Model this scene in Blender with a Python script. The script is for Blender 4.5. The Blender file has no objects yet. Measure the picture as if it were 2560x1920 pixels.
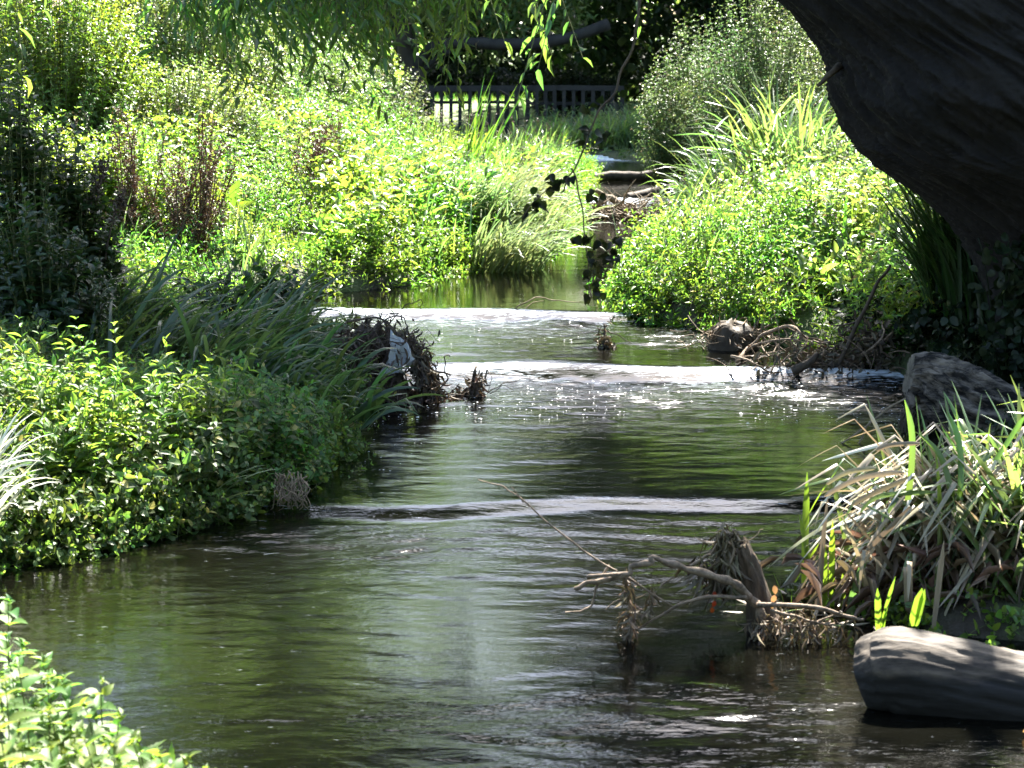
import bpy, math, random
import numpy as np
from math import radians as R, tan, sin, cos, pi
random.seed(7); rng = np.random.default_rng(11)
scene = bpy.context.scene
COL = scene.collection

# ------------------------------------------------------------------ camera, sky, sun, exposure
CAM_H, PITCH, LENS = 2.5, 10.3, 70.0
cam_d = bpy.data.cameras.new("camera"); cam = bpy.data.objects.new("camera", cam_d); COL.objects.link(cam)
cam.location = (0, 0, CAM_H); cam.rotation_euler = (R(90 - PITCH), 0, 0)
cam_d.lens = LENS; cam_d.sensor_width = 36; cam_d.clip_start = 0.1; cam_d.clip_end = 5000
cam_d.dof.use_dof = True; cam_d.dof.focus_distance = 12.5; cam_d.dof.aperture_fstop = 5.6
scene.camera = cam
SUN_EL, SUN_AZ = 50.0, 14.0            # azimuth measured from +Y towards +X
SV = np.array([sin(R(SUN_AZ)) * cos(R(SUN_EL)), cos(R(SUN_AZ)) * cos(R(SUN_EL)), sin(R(SUN_EL))])
world = bpy.data.worlds.new("World"); scene.world = world; world.use_nodes = True
wn = world.node_tree.nodes; wl = world.node_tree.links
sky = wn.new("ShaderNodeTexSky"); sky.sky_type = 'NISHITA'; sky.sun_disc = False
sky.sun_elevation = R(SUN_EL); sky.sun_rotation = R(SUN_AZ); sky.air_density = 1.0; sky.dust_density = 1.5
bg = wn["Background"]; bg.inputs[1].default_value = 0.08; wl.new(sky.outputs[0], bg.inputs[0])
sun_d = bpy.data.lights.new("sun", 'SUN'); sun = bpy.data.objects.new("sun", sun_d); COL.objects.link(sun)
sun_d.energy = 5.0; sun_d.angle = R(0.5); sun_d.color = (1.0, 0.95, 0.86)
sun.rotation_euler = (R(90 - SUN_EL), 0, R(180 - SUN_AZ)); sun.location = (3, 12, 20)
scene.view_settings.view_transform = 'Standard'; scene.view_settings.look = 'None'
scene.view_settings.exposure = 3.15; scene.view_settings.gamma = 1.0
scene.render.engine = 'CYCLES'
cy = scene.cycles
cy.max_bounces = 6; cy.diffuse_bounces = 2; cy.glossy_bounces = 3; cy.transmission_bounces = 4; cy.transparent_max_bounces = 6
cy.caustics_reflective = False; cy.caustics_refractive = False; cy.sample_clamp_indirect = 4.0; cy.sample_clamp_direct = 30.0
cy.use_denoising = True
try: cy.denoiser = 'OPENIMAGEDENOISE'
except Exception: pass

# ------------------------------------------------------------------ photograph pixel -> place
F_PX = LENS / 36 * 2560
cp, sp_ = cos(R(PITCH)), sin(R(PITCH))
def ray(u, v):
    a, b = (u - 1280) / F_PX, -(v - 960) / F_PX
    return np.array([a, cp + b * sp_, -sp_ + b * cp])
def at(u, v, Y):                       # the point at distance Y that the photo shows at u, v
    d = ray(u, v); return np.array([0, 0, CAM_H]) + d * (Y / d[1])
WEIRS = [(10.05, 0.035, 0.28), (13.72, 0.085, 0.36), (16.1, 0.06, 0.30), (25.6, 0.08, 0.4), (33.2, 0.06, 0.4)]
def crest(x, i): return WEIRS[i][0] + 0.10 * np.sin(x * 1.3 + i * 1.7) + 0.05 * np.sin(x * 3.7 + i)
def wz(x, y):
    z = np.zeros_like(np.asarray(y, float) + np.asarray(x, float))
    for i, (y0, h, w) in enumerate(WEIRS):
        t = np.clip((y - crest(x, i)) / w + 0.5, 0, 1); z = z + h * t * t * (3 - 2 * t)
    return z
def on_water(u, v, dz=0.0):
    z = dz
    for _ in range(5):
        d = ray(u, v); t = (z - CAM_H) / d[2]; p = np.array([0, 0, CAM_H]) + d * t
        z = float(wz(p[0], p[1])) + dz
    return p

# ------------------------------------------------------------------ noise
def _hash(i, j, k):
    n = (i * 374761393 + j * 668265263 + k * 2147483647 + 1013904223) & 0xffffffff
    n = ((n ^ (n >> 13)) * 1274126177) & 0xffffffff
    return ((n ^ (n >> 16)) & 0xffff) / 65535.0
def vnoise(p):
    p = np.asarray(p, float); i = np.floor(p).astype(np.int64); f = p - i; f = f * f * (3 - 2 * f)
    r = 0
    for a in (0, 1):
        for b in (0, 1):
            for c in (0, 1):
                w = (f[..., 0] if a else 1 - f[..., 0]) * (f[..., 1] if b else 1 - f[..., 1]) * (f[..., 2] if c else 1 - f[..., 2])
                r = r + w * _hash(i[..., 0] + a, i[..., 1] + b, i[..., 2] + c)
    return r * 2 - 1
def fbm(p, o=4):
    p = np.asarray(p, float); s = 0; a = 1.0
    for k in range(o): s = s + a * vnoise(p * 2 ** k + 17.3 * k); a *= 0.5
    return s
def n2(x, y, s, o=3, z=0.0): return fbm(np.stack([np.asarray(x, float) * s, np.asarray(y, float) * s, np.zeros_like(np.asarray(x, float)) + z], -1), o)

# ------------------------------------------------------------------ ground shape
SHORE = np.array([(-0.55, -4), (-0.6, 4.6), (-0.72, 5.6), (-1.2, 6.5), (-2.2, 7.1), (-2.75, 7.8), (-2.6, 8.8), (-2.15, 9.15), (-1.75, 9.6),
  (-1.38, 10.05), (-1.12, 10.6), (-1.0, 11.3), (-0.92, 12.2), (-0.9, 13.4), (-1.4, 14.3), (-1.9, 15.1), (-2.2, 15.9), (-2.3, 16.4), (-1.5, 17.3), (-0.95, 17.8), (-0.78, 18.2),
  (-0.4, 18.9), (0.22, 19.8), (0.5, 21.2), (0.64, 22.9), (0.75, 25), (1.0, 28), (1.1, 30.5), (0.3, 33), (-0.5, 35), (-0.9, 40), (-0.9, 42.5),
  (1.1, 42.5), (1.1, 41), (0.3, 38), (0.35, 35), (1.0, 33.6), (2.6, 32.5), (2.7, 28.5), (2.5, 26), (2.3, 23.6), (1.8, 21.6), (1.5, 20.9), (1.28, 19.1),
  (0.98, 17.1), (0.88, 16.5), (1.1, 16.0), (1.45, 15.6), (1.95, 14.9), (2.5, 14.1), (2.85, 13.4), (3.0, 12.2), (2.7, 10.8), (2.1, 9.7), (1.62, 8.9), (1.5, 8.3), (1.8, 7.95),
  (2.3, 7.75), (2.9, 7.2), (3.0, 6), (3.0, -4)])
def shore_d(x, y):                     # signed distance to the water's edge, positive on land
    x = np.asarray(x, float); y = np.asarray(y, float)
    d = np.full(x.shape, 1e9); ins = np.zeros(x.shape, bool)
    n = len(SHORE)
    for i in range(n):
        ax, ay = SHORE[i]; bx, by = SHORE[(i + 1) % n]
        ex, ey = bx - ax, by - ay
        t = np.clip(((x - ax) * ex + (y - ay) * ey) / (ex * ex + ey * ey), 0, 1)
        d = np.minimum(d, np.hypot(x - ax - t * ex, y - ay - t * ey))
        c = (ay > y) != (by > y)
        with np.errstate(divide='ignore', invalid='ignore'):
            ins ^= c & (x < ex * (y - ay) / (ey if ey != 0 else 1e-9) + ax)
    return np.where(ins, -d, d)
def ground_z(x, y):
    x = np.asarray(x, float); y = np.asarray(y, float)
    d = shore_d(x, y) + 0.08 * n2(x, y, 1.7, 2)
    base = wz(x, y)
    land = 0.16 * (1 - np.exp(-np.clip(d, 0, None) / 0.12)) + 0.10 * np.clip(d, 0, 3.5) + 0.05 * n2(x, y, 0.9, 3)
    land = land * np.clip(1.0 - 0.92 * np.clip((y - 26) / 6, 0, 1) * np.clip(1 - d / 5, 0, 1), 0, 1)
    land = land + np.where(x < 0, 0.10, 0.05) * np.clip(np.clip(d, 0, 6) - 1.5, 0, None) * (y < 40)
    land = land * np.where(y > 42, 0.55, 1.0)
    land = np.where(d > 0, land + 0.01, 0)
    bed = -0.45 * np.clip(-d / 0.5, 0, 1)
    far = np.clip((np.hypot(x, y - 20) - 60) / 100, 0, 1)
    return base + np.where(d > 0, land * (1 - far) + 1.0 * far, bed)
def gz(x, y): return float(ground_z(np.array([x]), np.array([y]))[0])

# ------------------------------------------------------------------ mesh building
def nrm(a): return a / np.maximum(np.linalg.norm(a, axis=-1, keepdims=True), 1e-9)
class Geo:
    def __init__(s): s.v = []; s.f = []; s.n = 0
    def add(s, V, F):
        V = np.asarray(V, float).reshape(-1, 3); s.v.append(V)
        for f in (F if isinstance(F, list) else [F]): s.f.append(np.asarray(f, np.int64) + s.n)
        s.n += len(V)
    def verts(s): return np.concatenate(s.v)
    def build(s, name, mat, parent=None, origin=(0, 0, 0), smooth=True):
        V = np.concatenate(s.v) - np.asarray(origin, float)
        loops = np.concatenate([f.reshape(-1) for f in s.f]).astype(np.int32)
        tot = np.concatenate([np.full(len(f), f.shape[1]) for f in s.f]).astype(np.int32)
        me = bpy.data.meshes.new(name)
        me.vertices.add(len(V)); me.vertices.foreach_set("co", V.astype(np.float32).ravel())
        me.loops.add(len(loops)); me.loops.foreach_set("vertex_index", loops)
        me.polygons.add(len(tot)); st = np.zeros(len(tot), np.int32); st[1:] = np.cumsum(tot)[:-1]
        me.polygons.foreach_set("loop_start", st); me.polygons.foreach_set("loop_total", tot)
        me.update(calc_edges=True)
        me.polygons.foreach_set("use_smooth", np.full(len(tot), smooth))
        me.materials.append(mat)
        o = bpy.data.objects.new(name, me); COL.objects.link(o)
        if parent is not None: o.parent = parent
        else: o.location = origin
        return o
def tag(o, label=None, cat=None, group=None, kind=None):
    if label: o["label"] = label
    if cat: o["category"] = cat
    if group: o["group"] = group
    if kind: o["kind"] = kind
    return o
def thing(name, label, cat, loc, group=None):
    o = bpy.data.objects.new(name, None); COL.objects.link(o); o.location = loc; o.empty_display_size = 0.1
    return tag(o, label, cat, group)

def tpl(rows, curve=0.25, fold=0.12):  # a leaf blank: midrib plus two edges
    V = [(0, 0, 0)]; F3 = []; F4 = []
    for t, w in rows:
        z = -curve * t * t
        V += [(-w, t, z + fold * w * 2), (0, t, z), (w, t, z + fold * w * 2)]
    V.append((0, 1, -curve)); k = len(rows); e = len(V) - 1
    F3 += [(0, 2, 1), (0, 3, 2)]
    for i in range(k - 1):
        a = 1 + 3 * i; b = a + 3
        F4 += [(a, a + 1, b + 1, b), (a + 1, a + 2, b + 2, b + 1)]
    a = 1 + 3 * (k - 1); F3 += [(a, a + 1, e), (a + 1, a + 2, e)]
    return np.array(V, float), [np.array(F3)] + ([np.array(F4)] if F4 else [])
KITE = tpl([(0.42, 0.5)], 0.2, 0.15)
OVAL = tpl([(0.18, 0.36), (0.45, 0.5), (0.75, 0.32)], 0.3, 0.12)
NARROW = tpl([(0.25, 0.42), (0.6, 0.5)], 0.3, 0.15)
NETTLE = tpl([(0.06, .26), (0.12, .44), (0.17, .40), (0.25, .52), (0.29, .46), (0.38, .52), (0.42, .43), (0.52, .46), (0.56, .35), (0.66, .36), (0.70, .25), (0.80, .24), (0.84, .13)], 0.35, 0.14)
ROUND = tpl([(0.08, 0.3), (0.28, 0.5), (0.55, 0.47), (0.8, 0.3)], 0.2, 0.08)
def leaves(g, P, D, N, L, W, T=KITE):
    V, F = T; D = nrm(D); B = nrm(np.cross(D, N)); N = np.cross(B, D); n = len(P)
    if n == 0: return
    L = np.broadcast_to(L, (n,)); W = np.broadcast_to(W, (n,))
    X = P[:, None] + D[:, None] * (V[None, :, 1:2] * L[:, None, None]) + B[:, None] * (V[None, :, 0:1] * W[:, None, None]) + N[:, None] * (V[None, :, 2:3] * L[:, None, None])
    k = len(V); off = (np.arange(n) * k)[:, None, None]
    g.add(X, [(f[None] + off).reshape(-1, f.shape[1]) for f in F])
def tubes(g, pts, rad, sides=4, cap=False):
    pts = np.asarray(pts, float); 
    if pts.ndim == 2: pts = pts[None]
    rad = np.broadcast_to(np.asarray(rad, float), pts.shape[:2]); n, m, _ = pts.shape
    T = np.gradient(pts, axis=1); T = nrm(T)
    a = np.where(np.abs(T[:, 0, 2:3]) < 0.9, np.array([[0, 0, 1.]]), np.array([[1., 0, 0]]))
    U = np.zeros_like(T); u = nrm(np.cross(T[:, 0], a))
    for j in range(m): u = nrm(u - T[:, j] * np.sum(u * T[:, j], -1, keepdims=True)); U[:, j] = u
    Wv = np.cross(T, U); th = np.arange(sides) / sides * 2 * pi
    X = pts[:, :, None] + rad[:, :, None, None] * (U[:, :, None] * np.cos(th)[None, None, :, None] + Wv[:, :, None] * np.sin(th)[None, None, :, None])
    j = np.arange(m - 1)[:, None]; s = np.arange(sides)[None]
    q = np.stack([j * sides + s, j * sides + (s + 1) % sides, (j + 1) * sides + (s + 1) % sides, (j + 1) * sides + s], -1).reshape(-1, 4)
    F = [(q[None] + (np.arange(n) * m * sides)[:, None, None]).reshape(-1, 4)]
    if cap:
        e = np.arange(sides)
        F.append((np.stack([e[::-1], e + (m - 1) * sides])[None] + (np.arange(n) * m * sides)[:, None, None]).reshape(-1, sides))
    g.add(X, F)
def smooth_path(pts, n=24, wig=0.0, seed=0):
    pts = np.asarray(pts, float); k = len(pts); t = np.linspace(0, k - 1, n); out = np.zeros((n, pts.shape[1]))
    for q, tt in enumerate(t):
        i = min(int(tt), k - 2); f = tt - i
        p0, p1, p2, p3 = pts[max(i - 1, 0)], pts[i], pts[i + 1], pts[min(i + 2, k - 1)]
        out[q] = 0.5 * (2 * p1 + (p2 - p0) * f + (2 * p0 - 5 * p1 + 4 * p2 - p3) * f * f + (3 * p1 - p0 - 3 * p2 + p3) * f ** 3)
    if wig: out[:, :3] += wig * np.stack([vnoise(np.stack([t * 2.3, t * 0 + seed, t * 0 + c * 9.7], -1)) for c in range(3)], -1)
    return out
def stick(g, pts, r0, r1, n=24, wig=0.0, sides=7, seed=0, rough=0.12, cap=True):
    p = smooth_path(pts, n, wig, seed); r = np.linspace(r0, r1, n) * (1 + rough * vnoise(np.stack([np.arange(n) * 0.7, np.zeros(n) + seed, np.zeros(n)], -1)))
    tubes(g, p, r[None], sides, cap); return p
def bez(a, b, c, m):
    t = np.linspace(0, 1, m)[None, :, None]
    return a[:, None] * (1 - t) ** 2 + 2 * b[:, None] * t * (1 - t) + c[:, None] * t * t
def leafy(gl, gs, A, B, C, nodes, t0, L, ratio, T=KITE, lift=0.35, sr=0.003, taper=0.55, jit=0.25, pair=2):
    """stems A-B-C carrying pairs of leaves from t0 to the tip"""
    n = len(A); m = nodes; S = bez(A, B, C, 40); idx = np.clip((np.linspace(t0, 1, m) * 39).round().astype(int), 0, 38)
    L = np.broadcast_to(L, (n,))
    tang = nrm(np.gradient(S, axis=1))
    ph0 = rng.uniform(0, 2 * pi, n)
    for k, i in enumerate(idx):
        t = i / 39; Tn = tang[:, i]; a = nrm(np.cross(Tn, np.array([0.31, 0.17, 0.93]) + rng.normal(0, .05, (n, 3)))); b = np.cross(Tn, a)
        for s in range(pair):
            ph = ph0 + k * (pi / 2 if pair == 2 else 2.4) + s * pi + rng.normal(0, 0.3, n)
            out = a * np.cos(ph)[:, None] + b * np.sin(ph)[:, None]
            D = nrm(out + Tn * (lift + 0.5 * t) + rng.normal(0, jit, (n, 3)))
            N = nrm(Tn - D * np.sum(Tn * D, -1, keepdims=True) + rng.normal(0, jit, (n, 3)))
            ll = L * (1 - taper * max(0, (t - 0.5) * 2) ** 1.5) * rng.uniform(0.5, 1.35, n)
            leaves(gl, S[:, i] + rng.normal(0, 0.004, (n, 3)), D, N, ll, ll * ratio * rng.uniform(.8, 1.2, n), T)
    if gs is not None: tubes(gs, S[:, ::6], np.linspace(sr, sr * 0.5, len(range(0, 40, 6)))[None], 3)
def blades(g, P, az, lean, curl, L, W, seg=7, kink=None, kang=0.0, fold=0.25, twist=0.4):
    n = len(P); az = np.broadcast_to(az, (n,)); lean = np.broadcast_to(lean, (n,)); curl = np.broadcast_to(curl, (n,)); L = np.broadcast_to(L, (n,)); W = np.broadcast_to(W, (n,))
    t = (np.arange(seg + 1) / seg)[None]; ph = lean[:, None] + curl[:, None] * t ** 1.6
    if kink is not None: ph = ph + np.asarray(kang)[:, None] * (t > np.asarray(kink)[:, None])
    d = np.stack([np.sin(ph) * np.sin(az)[:, None], np.sin(ph) * np.cos(az)[:, None], np.cos(ph)], -1)
    pos = np.zeros((n, seg + 1, 3)); pos[:, 1:] = np.cumsum(d[:, :-1] * (L / seg)[:, None, None], 1); pos += P[:, None]
    tw = rng.normal(0, twist, n)
    side = np.stack([np.cos(az), -np.sin(az), np.zeros(n)], -1); nn = np.cross(d, side[:, None]); 
    sd = side[:, None] * np.cos(tw)[:, None, None] + nn * np.sin(tw)[:, None, None]; up = np.cross(d, sd)
    w = W[:, None] * np.minimum(1, 0.55 + t * 2.5) * np.clip(1 - t, 0, 1) ** 0.45 * 0.5
    w[:, -1] = W * 0.02
    X = np.stack([pos - sd * w[..., None] + up * (w * fold)[..., None], pos, pos + sd * w[..., None] + up * (w * fold)[..., None]], 2)
    j = np.arange(seg)[:, None]; s = np.arange(2)[None]
    q = np.stack([j * 3 + s, j * 3 + s + 1, (j + 1) * 3 + s + 1, (j + 1) * 3 + s], -1).reshape(-1, 4)
    g.add(X, (q[None] + (np.arange(n) * (seg + 1) * 3)[:, None, None]).reshape(-1, 4)); return pos

# ------------------------------------------------------------------ materials
def mat(name):
    m = bpy.data.materials.new(name); m.use_nodes = True; nt = m.node_tree
    return m, nt, nt.nodes, nt.links, nt.nodes["Principled BSDF"], nt.nodes["Material Output"]
def leaf_mat(name, dif, tra, rough=0.38, fac=0.45, var=0.35, hue=0.03, spec=0.5, odd=None, oddp=0.04, hshift=0.03):
    m, nt, N, Lk, P, O = mat(name)
    geo = N.new("ShaderNodeNewGeometry"); hs = N.new("ShaderNodeHueSaturation"); hs2 = N.new("ShaderNodeHueSaturation")
    mr = N.new("ShaderNodeMapRange"); mr.inputs[3].default_value = 1 - var; mr.inputs[4].default_value = 1 + var
    Lk.new(geo.outputs["Random Per Island"], mr.inputs[0])
    wn_ = N.new("ShaderNodeTexWhiteNoise"); wn_.noise_dimensions = '1D'; Lk.new(geo.outputs["Random Per Island"], wn_.inputs["W"])
    mh = N.new("ShaderNodeMapRange"); mh.inputs[3].default_value = 0.5 - hue; mh.inputs[4].default_value = 0.5 + hue; Lk.new(wn_.outputs[0], mh.inputs[0])
    for h, c in ((hs, dif), (hs2, tra)):
        h.inputs["Color"].default_value = (*c, 1); Lk.new(mr.outputs[0], h.inputs["Value"]); Lk.new(mh.outputs[0], h.inputs["Hue"])
    c1, c2 = hs.outputs[0], hs2.outputs[0]
    tc = N.new("ShaderNodeTexCoord"); pn = N.new("ShaderNodeTexNoise"); pn.inputs["Scale"].default_value = 0.9; pn.inputs["Detail"].default_value = 2; Lk.new(geo.outputs["Position"], pn.inputs[0])
    pr = N.new("ShaderNodeMapRange"); pr.inputs[1].default_value = .35; pr.inputs[2].default_value = .65; pr.inputs[3].default_value = .5 - hshift * .6; pr.inputs[4].default_value = .5 + hshift; Lk.new(pn.outputs[0], pr.inputs[0]); res = []
    for c in (c1, c2): h_ = N.new("ShaderNodeHueSaturation"); Lk.new(c, h_.inputs["Color"]); Lk.new(pr.outputs[0], h_.inputs["Hue"]); res.append(h_.outputs[0])
    c1, c2 = res
    if odd:
        lt = N.new("ShaderNodeMath"); lt.operation = 'LESS_THAN'; lt.inputs[1].default_value = oddp
        w2 = N.new("ShaderNodeTexWhiteNoise"); w2.noise_dimensions = '1D'
        ad = N.new("ShaderNodeMath"); ad.inputs[1].default_value = 3.7; Lk.new(geo.outputs["Random Per Island"], ad.inputs[0]); Lk.new(ad.outputs[0], w2.inputs["W"]); Lk.new(w2.outputs[0], lt.inputs[0])
        res = []
        for c in (c1, c2):
            mx = N.new("ShaderNodeMix"); mx.data_type = 'RGBA'; Lk.new(lt.outputs[0], mx.inputs[0]); Lk.new(c, mx.inputs[6]); mx.inputs[7].default_value = (*odd, 1); res.append(mx.outputs[2])
        c1, c2 = res
    tr = N.new("ShaderNodeBsdfTranslucent"); mix = N.new("ShaderNodeMixShader"); mix.inputs[0].default_value = fac
    Lk.new(c1, P.inputs["Base Color"]); Lk.new(c2, tr.inputs[0]); P.inputs["Roughness"].default_value = rough; P.inputs["Specular IOR Level"].default_value = spec
    Lk.new(P.outputs[0], mix.inputs[1]); Lk.new(tr.outputs[0], mix.inputs[2]); Lk.new(mix.outputs[0], O.inputs[0])
    return m
def wood_mat(name, c1, c2, scale=6.0, stretch=(1, 1, 1), bump=0.6, rough=0.8, dist=0.02, detail=8):
    m, nt, N, Lk, P, O = mat(name)
    tc = N.new("ShaderNodeTexCoord"); mp = N.new("ShaderNodeMapping"); mp.inputs["Scale"].default_value = stretch
    no = N.new("ShaderNodeTexNoise"); no.inputs["Scale"].default_value = scale; no.inputs["Detail"].default_value = detail; no.inputs["Roughness"].default_value = 0.65
    cr = N.new("ShaderNodeValToRGB"); cr.color_ramp.elements[0].position = 0.32; cr.color_ramp.elements[1].position = 0.68
    cr.color_ramp.elements[0].color = (*c1, 1); cr.color_ramp.elements[1].color = (*c2, 1)
    bp = N.new("ShaderNodeBump"); bp.inputs["Strength"].default_value = bump; bp.inputs["Distance"].default_value = dist
    Lk.new(tc.outputs["Object"], mp.inputs[0]); Lk.new(mp.outputs[0], no.inputs[0]); Lk.new(no.outputs[0], cr.inputs[0]); Lk.new(cr.outputs[0], P.inputs["Base Color"])
    Lk.new(no.outputs[0], bp.inputs["Height"]); Lk.new(bp.outputs[0], P.inputs["Normal"]); P.inputs["Roughness"].default_value = rough; P.inputs["Specular IOR Level"].default_value = 0.3
    return m
M = {}
M['herb'] = leaf_mat("herb_leaf", (0.07, 0.135, 0.024), (0.25, 0.44, 0.04), odd=(0.30, 0.27, 0.06), oddp=0.015)
M['mint'] = leaf_mat("mint_leaf", (0.062, 0.105, 0.028), (0.20, 0.32, 0.04), rough=.5, spec=.35, var=.55, odd=(0.28, 0.26, 0.07), oddp=0.04)
M['shrub'] = leaf_mat("shrub_leaf", (0.085, 0.13, 0.04), (0.25, 0.37, 0.06), hue=0.025, odd=(0.25, 0.2, 0.08), oddp=0.04)
M['hoary'] = leaf_mat("hoary_leaf", (0.07, 0.10, 0.042), (0.15, 0.23, 0.055), spec=.3, odd=(0.22, 0.17, 0.09), oddp=0.05)
M['yellow'] = leaf_mat("yellow_green_leaf", (0.08, 0.135, 0.022), (0.27, 0.41, 0.03))
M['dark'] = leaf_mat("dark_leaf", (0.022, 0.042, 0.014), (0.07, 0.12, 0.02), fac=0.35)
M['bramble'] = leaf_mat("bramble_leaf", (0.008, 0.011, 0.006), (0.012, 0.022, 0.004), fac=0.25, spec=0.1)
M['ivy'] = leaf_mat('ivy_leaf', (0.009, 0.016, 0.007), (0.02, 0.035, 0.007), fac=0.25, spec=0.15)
M['willow'] = leaf_mat("willow_leaf", (0.07, 0.11, 0.035), (0.22, 0.36, 0.05), rough=0.25, odd=(0.45, 0.33, 0.03), oddp=0.02)
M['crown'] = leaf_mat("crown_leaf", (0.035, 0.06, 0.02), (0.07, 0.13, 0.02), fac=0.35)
M['shadow_crown'] = leaf_mat('shadow_crown_leaf', (0.02, 0.034, 0.014), (0.035, 0.065, 0.012), fac=0.3, spec=.2)  # crown leaf colour darkened to stand for the trees' shadow side
M['lit_crown'] = leaf_mat('lit_crown_leaf', (0.09, 0.14, 0.04), (0.26, 0.40, 0.06))  # crown leaf colour brightened to stand for sunlit trees
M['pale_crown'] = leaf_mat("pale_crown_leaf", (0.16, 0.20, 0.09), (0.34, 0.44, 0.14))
M['nettle'] = leaf_mat("nettle_leaf", (0.07, 0.13, 0.028), (0.24, 0.40, 0.04), rough=.5, spec=.25)
M['grass'] = leaf_mat("grass_blade", (0.07, 0.12, 0.03), (0.20, 0.34, 0.04), rough=0.32)
M['sedge'] = leaf_mat("sedge_blade", (0.075, 0.12, 0.045), (0.20, 0.32, 0.06), rough=0.3)
M['iris'] = leaf_mat("iris_blade", (0.06, 0.13, 0.02), (0.22, 0.42, 0.03), rough=0.35)
M['dry'] = leaf_mat("dry_reed", (0.27, 0.225, 0.15), (0.17, 0.13, 0.07), rough=0.35, fac=0.3, hue=0.02, hshift=.01, var=.5, odd=(0.10, 0.15, 0.04), oddp=0.15)
M['straw'] = leaf_mat("straw_grass", (0.20, 0.235, 0.12), (0.22, 0.28, 0.09), rough=0.4, fac=0.35)
M['bankgrass'] = leaf_mat('bank_grass', (0.04, 0.068, 0.03), (0.10, 0.17, 0.04), rough=.32)  # darker copy of grass, the bank's shade put into its colour
M['white'] = leaf_mat('bleached_grass', (0.5, 0.5, 0.42), (0.4, 0.42, 0.28), rough=.4, fac=.35)
M['dead'] = leaf_mat("dead_dock", (0.10, 0.05, 0.03), (0.08, 0.035, 0.015), rough=0.7, fac=0.2)
M['litter'] = leaf_mat("dead_litter", (0.075, 0.055, 0.038), (0.06, 0.04, 0.02), rough=0.7, fac=0.2)
M['red'] = leaf_mat("red_leaf", (.40, .06, .015), (.5, .08, .01), fac=.4, hshift=0, hue=.01); M['orange'] = leaf_mat("orange_leaf", (.26, .16, .08), (.2, .11, .04), fac=.4, hshift=0, hue=.01)
M['stumpwood'] = wood_mat("rotten_stump_wood", (0.025, 0.018, 0.013), (0.12, 0.085, 0.055), 10, (2, 2, .6), 1.0, .85, .03); M['drylitter'] = leaf_mat("dry_root_fibres", (.14, .10, .065), (.12, .08, .04), rough=.6, fac=.25)
M['stem'] = wood_mat("green_stem", (0.07, 0.09, 0.03), (0.12, 0.12, 0.05), 20)
M['twig'] = wood_mat("twig_bark", (0.10, 0.07, 0.045), (0.22, 0.17, 0.11), 25)
M['paletwig'] = wood_mat("pale_driftwood", (0.035, 0.024, 0.016), (0.28, 0.205, 0.14), 34)
M['darktwig'] = wood_mat("dark_wet_wood", (0.03, 0.022, 0.016), (0.09, 0.065, 0.045), 18)
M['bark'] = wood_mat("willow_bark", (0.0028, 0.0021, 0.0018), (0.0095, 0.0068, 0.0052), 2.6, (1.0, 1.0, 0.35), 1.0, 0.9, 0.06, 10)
M['farbark'] = wood_mat("far_bark", (0.02, 0.016, 0.012), (0.06, 0.05, 0.035), 3, (1, 1, .3), 0.6)
M['gate'] = wood_mat("weathered_gate", (0.012, 0.011, 0.011), (0.032, 0.03, 0.028), 5, (1, 1, .3), 0.4)
M['mud'] = wood_mat("mud", (0.03, 0.022, 0.014), (0.08, 0.06, 0.04), 9, (1, 1, 1), 0.8, 0.7)
def dark_below(m, z, dark):              # darker wood colour below a ragged height line
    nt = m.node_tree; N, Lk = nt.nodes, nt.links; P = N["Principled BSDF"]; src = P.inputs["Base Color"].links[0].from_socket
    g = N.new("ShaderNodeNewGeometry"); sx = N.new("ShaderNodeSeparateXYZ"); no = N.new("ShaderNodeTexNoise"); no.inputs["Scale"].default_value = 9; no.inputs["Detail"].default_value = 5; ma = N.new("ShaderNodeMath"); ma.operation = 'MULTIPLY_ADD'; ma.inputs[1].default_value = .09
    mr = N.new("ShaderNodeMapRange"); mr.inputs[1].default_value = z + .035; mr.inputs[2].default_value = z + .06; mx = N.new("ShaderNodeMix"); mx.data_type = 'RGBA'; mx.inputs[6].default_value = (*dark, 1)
    Lk.new(g.outputs["Position"], sx.inputs[0]); Lk.new(g.outputs["Position"], no.inputs[0]); Lk.new(no.outputs[0], ma.inputs[0]); Lk.new(sx.outputs[2], ma.inputs[2]); Lk.new(ma.outputs[0], mr.inputs[0]); Lk.new(mr.outputs[0], mx.inputs[0]); Lk.new(src, mx.inputs[7]); Lk.new(mx.outputs[2], P.inputs["Base Color"])
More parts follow.
